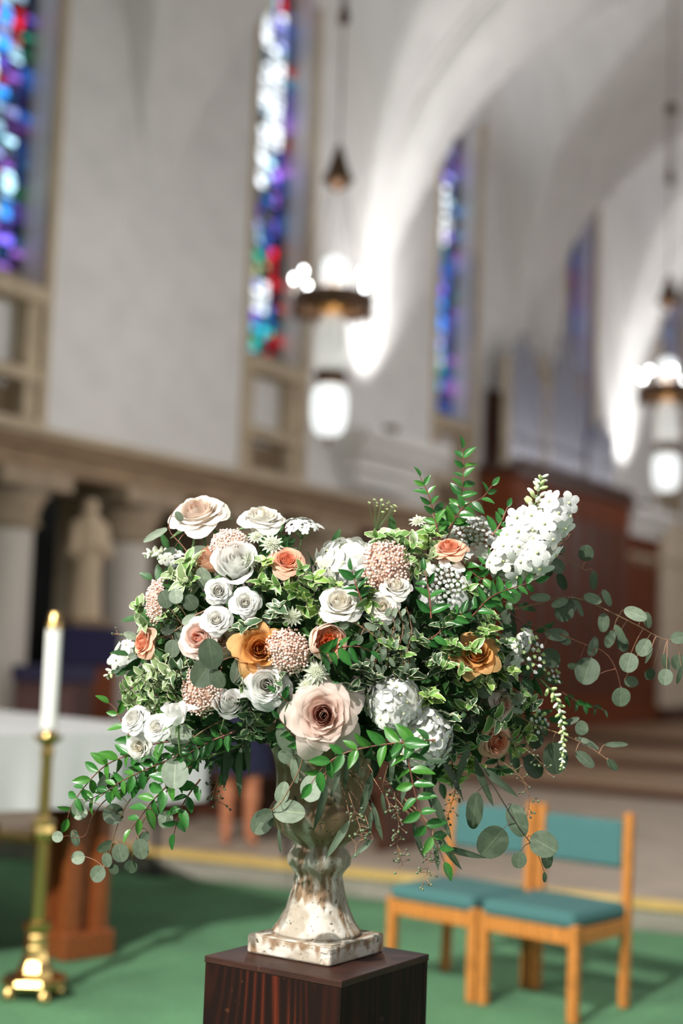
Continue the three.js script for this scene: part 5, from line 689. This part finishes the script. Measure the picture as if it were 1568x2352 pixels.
eucalyptus([[1120, 1580, 0.16], [1150, 1590, 0.16], [1180, 1600, 0.15], [1200, 1620, 0.15]], [[1140, 1540, 30, 26, 120, 0], [1165, 1560, 38, 28, 60, 1], [1110, 1590, 34, 28, 170, 1], [1125, 1605, 38, 30, 240, 0], [1190, 1606, 38, 28, 20, 0], [1185, 1632, 36, 14, 350, 3], [1150, 1630, 30, 26, 250, 1], [1100, 1640, 40, 34, 250, 2], [1075, 1660, 36, 30, 220, 2]], 'small bluish eucalyptus stem behind the toffee orange rose');
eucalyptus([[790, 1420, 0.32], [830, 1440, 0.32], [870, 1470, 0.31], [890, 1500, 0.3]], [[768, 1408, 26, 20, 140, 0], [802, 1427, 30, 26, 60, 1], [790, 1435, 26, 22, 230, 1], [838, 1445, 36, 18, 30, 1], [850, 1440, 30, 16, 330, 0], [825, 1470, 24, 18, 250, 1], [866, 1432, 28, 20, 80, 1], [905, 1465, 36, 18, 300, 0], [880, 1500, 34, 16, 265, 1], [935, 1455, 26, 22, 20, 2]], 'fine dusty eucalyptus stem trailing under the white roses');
for (const [i, pts] of [[[900, 1400], [905, 1440], [893, 1480], [890, 1530]], [[915, 1400], [925, 1440], [918, 1490], [930, 1540]], [[880, 1420], [872, 1470], [865, 1510], [858, 1540]], [[935, 1400], [945, 1450], [935, 1500], [940, 1530]]].entries()) { const lv = []; for (let k = 0; k < 11; k++) { const u = k / 10, a = pts[Math.min(2, (u * 3) | 0)], b = pts[Math.min(3, ((u * 3) | 0) + 1)], f = u * 3 - Math.min(2, (u * 3) | 0); lv.push([lerp(a[0], b[0], f) + (k % 2 ? 9 : -9), lerp(a[1], b[1], f) + 6, rr(18, 26), rr(9, 14), k % 2 ? 300 : 240, k % 3 ? 1 : 0]); } eucalyptus(pts.map(([x, y]) => [x, y, 0.31]), lv, 'fine trailing dusty eucalyptus twig hanging below the white roses', { stem: mStemTan, r: 0.001 }); }

// ---- willow eucalyptus leaves and seeds under the bowl rim
for (const [x, y, l, a, d] of [[840, 1830, 120, 255, 0.33], [865, 1885, 90, 285, 0.33], [740, 1850, 120, 262, 0.32], [775, 1930, 110, 238, 0.32], [850, 1890, 60, 265, 0.34], [830, 1950, 70, 220, 0.3], [985, 1800, 130, 283, 0.28], [1010, 1870, 130, 290, 0.28], [1030, 1960, 110, 300, 0.28], [1070, 1960, 100, 345, 0.28], [1000, 1960, 90, 268, 0.28], [1045, 1790, 110, 305, 0.24], [1110, 1800, 120, 290, 0.2], [1060, 1760, 110, 250, 0.22], [960, 1930, 90, 285, 0.28], [900, 1760, 90, 265, 0.3], [795, 1780, 80, 268, 0.3], [770, 1800, 70, 250, 0.3], [820, 1740, 90, 280, 0.3], [1150, 1800, 120, 320, 0.18], [520, 1760, 120, 268, 0.15], [545, 1780, 130, 262, 0.14], [570, 1730, 110, 280, 0.14], [880, 1850, 60, 275, 0.33], [690, 1730, 80, 265, 0.32], [930, 1800, 100, 260, 0.24], [560, 1660, 120, 250, 0.2], [640, 1690, 110, 262, 0.24]].values()) {
  const al = a * RAD, L = l * SC * 0.93, b = at(x - Math.cos(al) * l / 2, y + Math.sin(al) * l / 2, Z0 - d), t = thing('willow_eucalyptus_leaf', 'long narrow grey-green eucalyptus leaf hanging under the flowers', 'leaf', 'long narrow eucalyptus leaves hanging round the urn', b.clone()); addLeaf(t, gWillow[(rnd() * 2) | 0], mEuc[[1, 2, 2, 1][(rnd() * 4) | 0]], b, cdir(Math.cos(al), Math.sin(al), rr(-0.1, 0.2)), cdir(rr(-0.7, 0.7), 0.2, 1), L, 'leaf_blade'); const top = b.clone().lerp(MOUTH, 0.45); part('stem', local(t, stemGeo([b, b.clone().lerp(top, 0.5).add(V(0, 0.015, 0)), top], 0.0009, 0.0012, 6)), mStemTan, t); }
for (const [pts, lab, n] of [[[[905, 1820, 0.3], [915, 1890, 0.31], [912, 1940, 0.31], [925, 1990, 0.31]], 'seeded spray hanging straight down beside the narrow leaf', 30], [[[1000, 1870, 0.29], [990, 1940, 0.3], [985, 1990, 0.3], [968, 2035, 0.3]], 'lowest seeded spray below the glossy trailing branch', 30], [[[800, 1820, 0.33], [820, 1880, 0.34], [830, 1920, 0.34], [815, 1945, 0.34]], 'seeded spray lying against the urn bowl', 28], [[[1020, 1760, 0.22], [1045, 1810, 0.23], [1035, 1850, 0.23], [1025, 1890, 0.23]], 'dark seeded spray beside the glossy trailing branch', 24], [[[1140, 1740, 0.18], [1200, 1790, 0.18], [1215, 1840, 0.18], [1208, 1880, 0.18]], 'thin seeded twig above the teal chair backs', 16], [[[480, 1720, 0.14], [500, 1780, 0.14], [490, 1830, 0.14], [520, 1850, 0.14]], 'seeded spray in front of the bare legs', 26], [[[890, 1760, 0.32], [880, 1810, 0.32], [900, 1850, 0.32], [935, 1860, 0.32]], 'small seeded spray between the narrow leaves', 20], [[[1150, 1680, 0.16], [1190, 1710, 0.16], [1230, 1740, 0.15], [1260, 1780, 0.15]], 'thin budded twig under the drooping bud spike', 14], [[[330, 1480, 0.02], [295, 1465, 0.02], [265, 1455, 0.02], [258, 1460, 0.02]], 'fine budded twig reaching towards the candle', 14], [[[1230, 1280, 0.12], [1275, 1255, 0.12], [1300, 1240, 0.12], [1310, 1225, 0.12]], 'fine pale budded twig beside the white delphinium', 10]]) seedCluster(pts, lab, n);

// ---- glossy leafy branches
leafyBranch([[1020, 1250, 0.16], [1045, 1190, 0.15], [1060, 1130, 0.14], [1065, 1075, 0.13], [1062, 1030, 0.12]], 44, 'tallest glossy leafy branch rising above the lace flowers', { gap: 0.55 });
leafyBranch([[1010, 1240, 0.18], [998, 1190, 0.17], [985, 1140, 0.17], [965, 1095, 0.16]], 40, 'glossy leafy branch rising beside the tallest one', { gap: 0.6 });
leafyBranch([[1030, 1215, 0.17], [1070, 1160, 0.16], [1105, 1145, 0.16], [1130, 1115, 0.15]], 42, 'glossy leafy branch leaning towards the white spike tip', { gap: 0.55 });
leafyBranch([[1000, 1700, 0.36], [930, 1705, 0.37], [850, 1715, 0.38], [780, 1735, 0.38], [735, 1770, 0.38], [715, 1800, 0.38]], 52, 'glossy leafy branch sweeping across the front of the urn', { gap: 0.62, from: 0.05 });
leafyBranch([[925, 1700, 0.37], [940, 1760, 0.38], [955, 1830, 0.38], [975, 1890, 0.38], [1005, 1945, 0.37], [1020, 1980, 0.37]], 52, 'long glossy leafy branch trailing straight down from the hydrangea', { gap: 0.62, from: 0.02, spread: 78 });
leafyBranch([[420, 1700, 0.22], [350, 1710, 0.21], [290, 1735, 0.19], [240, 1760, 0.17], [200, 1800, 0.15], [165, 1850, 0.13], [155, 1880, 0.12]], 48, 'long glossy leafy branch reaching out over the altar cloth', { gap: 0.62, mats: [0, 2, 2, 0] });
leafyBranch([[440, 1760, 0.24], [390, 1800, 0.24], [350, 1840, 0.23], [320, 1880, 0.22], [300, 1905, 0.22]], 54, 'glossy leafy branch with red stem hanging before the altar leg', { gap: 0.6, mats: [0, 2, 0] });
leafyBranch([[460, 1790, 0.22], [430, 1830, 0.22], [410, 1870, 0.22], [400, 1915, 0.21]], 50, 'short dark glossy branch hanging beside the altar corner', { gap: 0.7, mats: [1, 0, 1] });
leafyBranch([[380, 1740, 0.16], [310, 1790, 0.15], [240, 1820, 0.13], [190, 1845, 0.12]], 46, 'pale glossy leafy branch low over the altar cloth hem', { gap: 0.7, mats: [2, 0] });
leafyBranch([[470, 1700, 0.24], [400, 1740, 0.23], [330, 1770, 0.21], [270, 1800, 0.19], [230, 1830, 0.17]], 46, 'leafy branch between the two pale round eucalyptus leaves and the altar hem', { gap: 0.6, mats: [0, 1, 2] });
leafyBranch([[500, 1690, 0.2], [440, 1740, 0.18], [400, 1770, 0.17], [370, 1800, 0.16]], 36, 'dark leafy branch in the shade behind the pale round leaf', { gap: 0.5, mats: [1] });
leafyBranch([[330, 1740, 0.18], [300, 1695, 0.17], [280, 1660, 0.16], [262, 1625, 0.15], [250, 1615, 0.15]], 44, 'glossy leafy branch beside the small white roses', { gap: 0.7, mats: [2, 0, 2] });
leafyBranch([[720, 1500, 0.36], [770, 1490, 0.38], [820, 1485, 0.38], [850, 1495, 0.38]], 46, 'glossy leafy branch crossing the orange-hearted garden rose', { gap: 0.55, mats: [0, 1], droop: 0.5 });
leafyBranch([[1080, 1420, 0.26], [1130, 1370, 0.26], [1180, 1350, 0.25], [1230, 1335, 0.24]], 42, 'glossy leafy branch below the white delphinium', { gap: 0.55 });
leafyBranch([[990, 1420, 0.28], [985, 1360, 0.28], [975, 1310, 0.27]], 46, 'dark glossy branch between the lace flower and rice flower', { gap: 0.7, mats: [1, 0] });
leafyBranch([[830, 1380, 0.33], [818, 1345, 0.33], [808, 1310, 0.33]], 44, 'dark glossy branch in front of the hydrangea', { gap: 0.75, mats: [1] });
leafyBranch([[470, 1350, 0.16], [440, 1320, 0.14], [420, 1300, 0.13]], 40, 'glossy branch beside the pale peach bud', { gap: 0.6, mats: [0, 0] });
leafyBranch([[640, 1290, 0.2], [632, 1250, 0.2], [622, 1215, 0.19]], 40, 'dark glossy branch behind the coral peach rose', { gap: 0.75, mats: [1] });
leafyBranch([[1130, 1230, 0.2], [1150, 1200, 0.19], [1165, 1165, 0.18]], 40, 'glossy branch between lace flower and white spike', { gap: 0.6 });
leafyBranch([[1060, 1290, 0.2], [1090, 1320, 0.22], [1110, 1330, 0.22], [1120, 1280, 0.21]], 36, 'glossy branch curling under the white lace flower', { gap: 0.5 });
leafyBranch([[960, 1480, 0.28], [1000, 1460, 0.28], [1040, 1420, 0.27], [1080, 1400, 0.26]], 40, 'dark glossy branch above the toffee orange rose', { gap: 0.5, mats: [1, 0, 1] });
leafyBranch([[700, 1600, 0.3], [660, 1610, 0.32], [635, 1590, 0.33]], 36, 'glossy branch laid over the white spiral rose', { gap: 0.7, mats: [0, 1] });
leafyBranch([[700, 1720, 0.3], [665, 1680, 0.32], [640, 1650, 0.33]], 38, 'glossy branch under the white spiral rose', { gap: 0.6, mats: [0, 1] });
leafyBranch([[540, 1680, 0.24], [490, 1700, 0.25], [450, 1720, 0.25], [420, 1740, 0.25]], 38, 'dark glossy branch beneath the closed white bud', { gap: 0.5, mats: [1, 0] });
leafyBranch([[1290, 1590, 0.08], [1320, 1608, 0.08], [1350, 1618, 0.08], [1385, 1630, 0.08]], 30, 'thin branch with drooping narrow leaves before the panelling', { gap: 0.8, droop: 0.9, mats: [1] });

// ---- variegated pittosporum
const PIT = [
  [985, 1600, 80, 60, [0, 1], 'bright variegated sprig lying on the white hydrangea'], [1060, 1540, 60, 60, [0, 2], 'variegated sprig below the toffee orange rose'], [1085, 1490, 100, 50, [1, 0], 'pale variegated sprig over the toffee orange rose'], [1000, 1520, 120, 60, [2, 0], 'dark centred variegated sprig beside the toffee orange rose'], [1040, 1480, 90, 50, [0], 'variegated sprig above the toffee orange rose'],
  [1080, 1760, 280, 70, [1, 0], 'lime variegated sprig hanging over the eucalyptus'], [1040, 1790, 270, 60, [1], 'lime variegated sprig lowest beside the hydrangea'], [1180, 1720, 300, 60, [0, 1], 'lime variegated sprig beside the coral rose'], [1145, 1765, 280, 60, [0, 2], 'variegated sprig hanging under the coral rose'], [1100, 1690, 300, 80, [2], 'dark variegated sprig with curling cream edges'], [1150, 1660, 340, 70, [2, 0], 'variegated sprig reaching towards the bud spike'], [1040, 1720, 260, 70, [2], 'dark variegated sprig beside the hanging hydrangea'], [1210, 1690, 330, 60, [0, 1], 'lime variegated sprig touching the greenish lace head'], [1080, 1620, 60, 60, [2, 0], 'dark variegated sprig between hydrangea and eucalyptus'], [1030, 1650, 100, 60, [2, 0], 'variegated sprig at the edge of the white hydrangea'], [1120, 1570, 30, 60, [0, 1], 'lime variegated sprig beside the feathery lace head'],
  [690, 1310, 50, 50, [1, 0], 'lime variegated sprig beside the coral peach rose'], [680, 1360, 260, 50, [0, 1], 'variegated sprig hanging under the coral peach rose'], [720, 1330, 80, 50, [0, 1], 'variegated sprig between coral rose and hydrangea'], [700, 1395, 230, 50, [1, 0], 'lime variegated sprig beside the cream white rose'], [735, 1420, 290, 50, [0, 1], 'variegated sprig under the cream white rose'], [640, 1345, 200, 50, [0, 3], 'variegated sprig over the shaded gap'], [770, 1345, 60, 40, [1, 0], 'lime variegated sprig in front of the hydrangea'], [845, 1380, 280, 50, [0, 1], 'variegated sprig beneath the largest rice flower'], [610, 1290, 120, 40, [1, 3], 'pale variegated sprig beside the white bud'],
  [905, 1235, 100, 50, [0, 3], 'variegated sprig above the largest rice flower'], [950, 1250, 60, 60, [0, 3], 'variegated sprig between rice flower and garden rose'], [985, 1225, 90, 60, [0, 1], 'variegated sprig under the tall leafy branches'], [960, 1310, 20, 50, [0, 3], 'variegated sprig beside the largest rice flower'], [990, 1275, 50, 50, [3, 0], 'pale variegated sprig beside the garden rose'], [1010, 1190, 90, 60, [0, 1], 'variegated sprig among the tall leafy branches'], [865, 1235, 120, 50, [3, 0], 'pale variegated sprig behind the rice flower'], [930, 1290, 40, 40, [0], 'small variegated sprig at the rice flower edge'],
  [395, 1320, 120, 50, [3], 'pale variegated sprig beside the rice flower in side view'], [420, 1340, 160, 50, [3, 0], 'pale variegated sprig above the eucalyptus stem'], [390, 1555, 200, 60, [3, 2], 'pale curling variegated sprig beside the dusky rice flower'], [350, 1580, 220, 60, [3], 'pale curling variegated sprig at the altar side'], [380, 1600, 240, 60, [3, 0], 'curling variegated sprig above the tulip'], [330, 1600, 200, 60, [3, 0], 'pale variegated sprig above the small white roses'], [355, 1540, 190, 60, [3], 'pale variegated sprig under the coral orange rose'], [310, 1560, 190, 50, [3], 'pale variegated sprig beside the stock flowers'], [300, 1615, 210, 60, [3, 0], 'variegated sprig reaching out over the altar'], [410, 1540, 170, 50, [3, 2], 'variegated sprig under the eucalyptus leaves'], [400, 1620, 260, 50, [2, 3], 'dark variegated sprig beside the dusky rice flower'], [345, 1650, 240, 50, [3, 0], 'variegated sprig above the small cream rose'],
  [560, 1570, 220, 60, [2, 3], 'dark curling variegated sprig beside the white spiral rose'], [570, 1640, 260, 70, [2], 'dark curling variegated sprig hanging before the urn rim'], [575, 1680, 270, 50, [2, 3], 'curling variegated sprig at the urn rim'], [640, 1560, 150, 40, [2], 'dark variegated sprig above the white spiral rose'], [810, 1585, 60, 50, [2], 'dark variegated sprig between pink rose and hydrangea'], [860, 1560, 100, 50, [2], 'dark variegated sprig above the hydrangea'], [940, 1550, 70, 60, [2, 0], 'variegated sprig at the top of the hydrangea'], [900, 1490, 80, 50, [0, 2], 'variegated sprig under the trailing eucalyptus'], [960, 1470, 60, 50, [0, 2], 'variegated sprig beside the trailing eucalyptus'], [1045, 1410, 60, 50, [0, 2], 'variegated sprig below the ragged lace flower'], [1130, 1420, 40, 50, [0], 'variegated sprig below the glossy branch'], [1020, 1440, 90, 60, [2, 0], 'dark variegated sprig above the others'], [1110, 1450, 80, 50, [0, 1], 'variegated sprig above the toffee rose petals'], [930, 1510, 100, 50, [2, 0], 'dark variegated sprig in the middle of the greens'],
];
PIT.push([335, 1435, 170, 60, [3], 'pale variegated sprig between the rice flower in side view and the coral orange rose'], [375, 1415, 140, 60, [3, 0], 'pale variegated sprig behind the round eucalyptus leaves'], [320, 1395, 160, 50, [3, 0], 'variegated sprig behind the rice flower in side view'], [430, 1290, 120, 60, [0, 3], 'variegated sprig beside the thin red eucalyptus twig'], [290, 1590, 200, 60, [3, 0], 'outermost variegated sprig above the altar cloth'], [1195, 1590, 20, 60, [0, 2], 'variegated sprig beside the small greenish lace head'], [1175, 1540, 40, 60, [0, 1], 'variegated sprig among the feathery lace heads'], [1225, 1620, 340, 50, [0, 2], 'variegated sprig behind the drooping bud spike'], [1160, 1480, 60, 60, [2, 0], 'dark variegated sprig beside the dark round eucalyptus leaf'], [1075, 1355, 60, 50, [0], 'variegated sprig between lace flower and delphinium'], [560, 1440, 100, 40, [0, 2], 'variegated sprig above the toffee rose in the shaded gap'], [640, 1400, 110, 50, [0, 2], 'variegated sprig beside the astrantia in the shaded gap'], [600, 1340, 80, 40, [0], 'variegated sprig between the white spray rose and coral rose'], [860, 1430, 90, 40, [2, 0], 'dark variegated sprig between the two lower white roses'], [830, 1535, 90, 50, [2], 'dark variegated sprig above the dusty pink rose']);
for (const [x, y, a, l, tn, lab] of PIT) pittosporum(x, y, a, l, tn, lab);

// ---- broad-leaved branches showing at the edges
for (const [x0, y0, x1, y1, lab] of [[430, 1430, 320, 1420, 'broad-leaved branch behind the coral orange rose'], [420, 1380, 350, 1330, 'broad-leaved branch above the rice flower in side view'], [430, 1330, 390, 1260, 'broad-leaved branch behind the small white buds'], [400, 1540, 290, 1540, 'broad-leaved branch behind the white stock'], [420, 1650, 310, 1620, 'broad-leaved branch above the small white roses'], [1120, 1500, 1230, 1450, 'broad-leaved branch below the white delphinium'], [1120, 1560, 1250, 1560, 'broad-leaved branch behind the feathery lace head'], [1120, 1640, 1260, 1650, 'broad-leaved branch behind the drooping bud spike'], [1080, 1700, 1200, 1740, 'broad-leaved branch under the coral rose'], [1080, 1380, 1190, 1390, 'broad-leaved branch under the second delphinium'], [640, 1290, 640, 1225, 'broad-leaved branch behind the astrantia stars'], [900, 1290, 900, 1225, 'broad-leaved branch behind the largest rice flower'], [480, 1700, 400, 1760, 'broad-leaved branch under the tulip'], [560, 1690, 520, 1770, 'broad-leaved branch hanging beside the urn rim'], [980, 1740, 1010, 1800, 'broad-leaved branch under the hanging hydrangea']])
  leafyBranch([[x0, y0, 0.06], [(x0 + x1) / 2, (y0 + y1) / 2 - 6, 0.07], [x1, y1, 0.07]], 58, lab, { gap: 0.5, from: 0.05, mats: [0, 1, 2], geos: gDeep, lib: mDeep, stem: mStemDark, group: 'broad-leaved branches at the edges', name: 'salal_branch' });

// ---- dark broad-leaved filler deep inside
{ const R2 = RNG(99); for (let i = 0; i < 96; i++) { const f = Math.sqrt((i + 0.5) / 96) * 0.98, a = i * 2.39996; const x = BC[0] + Math.cos(a) * f * (BR[0] - 75), y = BC[1] + 25 + Math.sin(a) * f * (BR[1] - 105); if (y > 1720 && x > 560 && x < 860) continue; const nx = (x - BC[0]) / BR[0], ny = (y - BC[1]) / BR[1], t = Math.sqrt(Math.max(0, 1 - nx * nx - ny * ny)); const d = BD * t - 0.06; const ox = (x - BC[0]) * 0.35, oy = (y - BC[1] - 60) * 0.35;
    leafyBranch([[x - ox - 20, y - oy + 30, d - 0.09], [x - ox * 0.5, y - oy * 0.5 + 8, d - 0.04], [x, y, d]], 66, 'dark broad-leaved branch filling the shaded heart of the arrangement', { gap: 0.5, from: 0.1, mats: [0, 1, 2], geos: gDeep, lib: mDeep, stem: mStemDark, group: 'dark broad-leaved filler branches', name: 'salal_branch' }); } }
renderer.render(scene, camera);
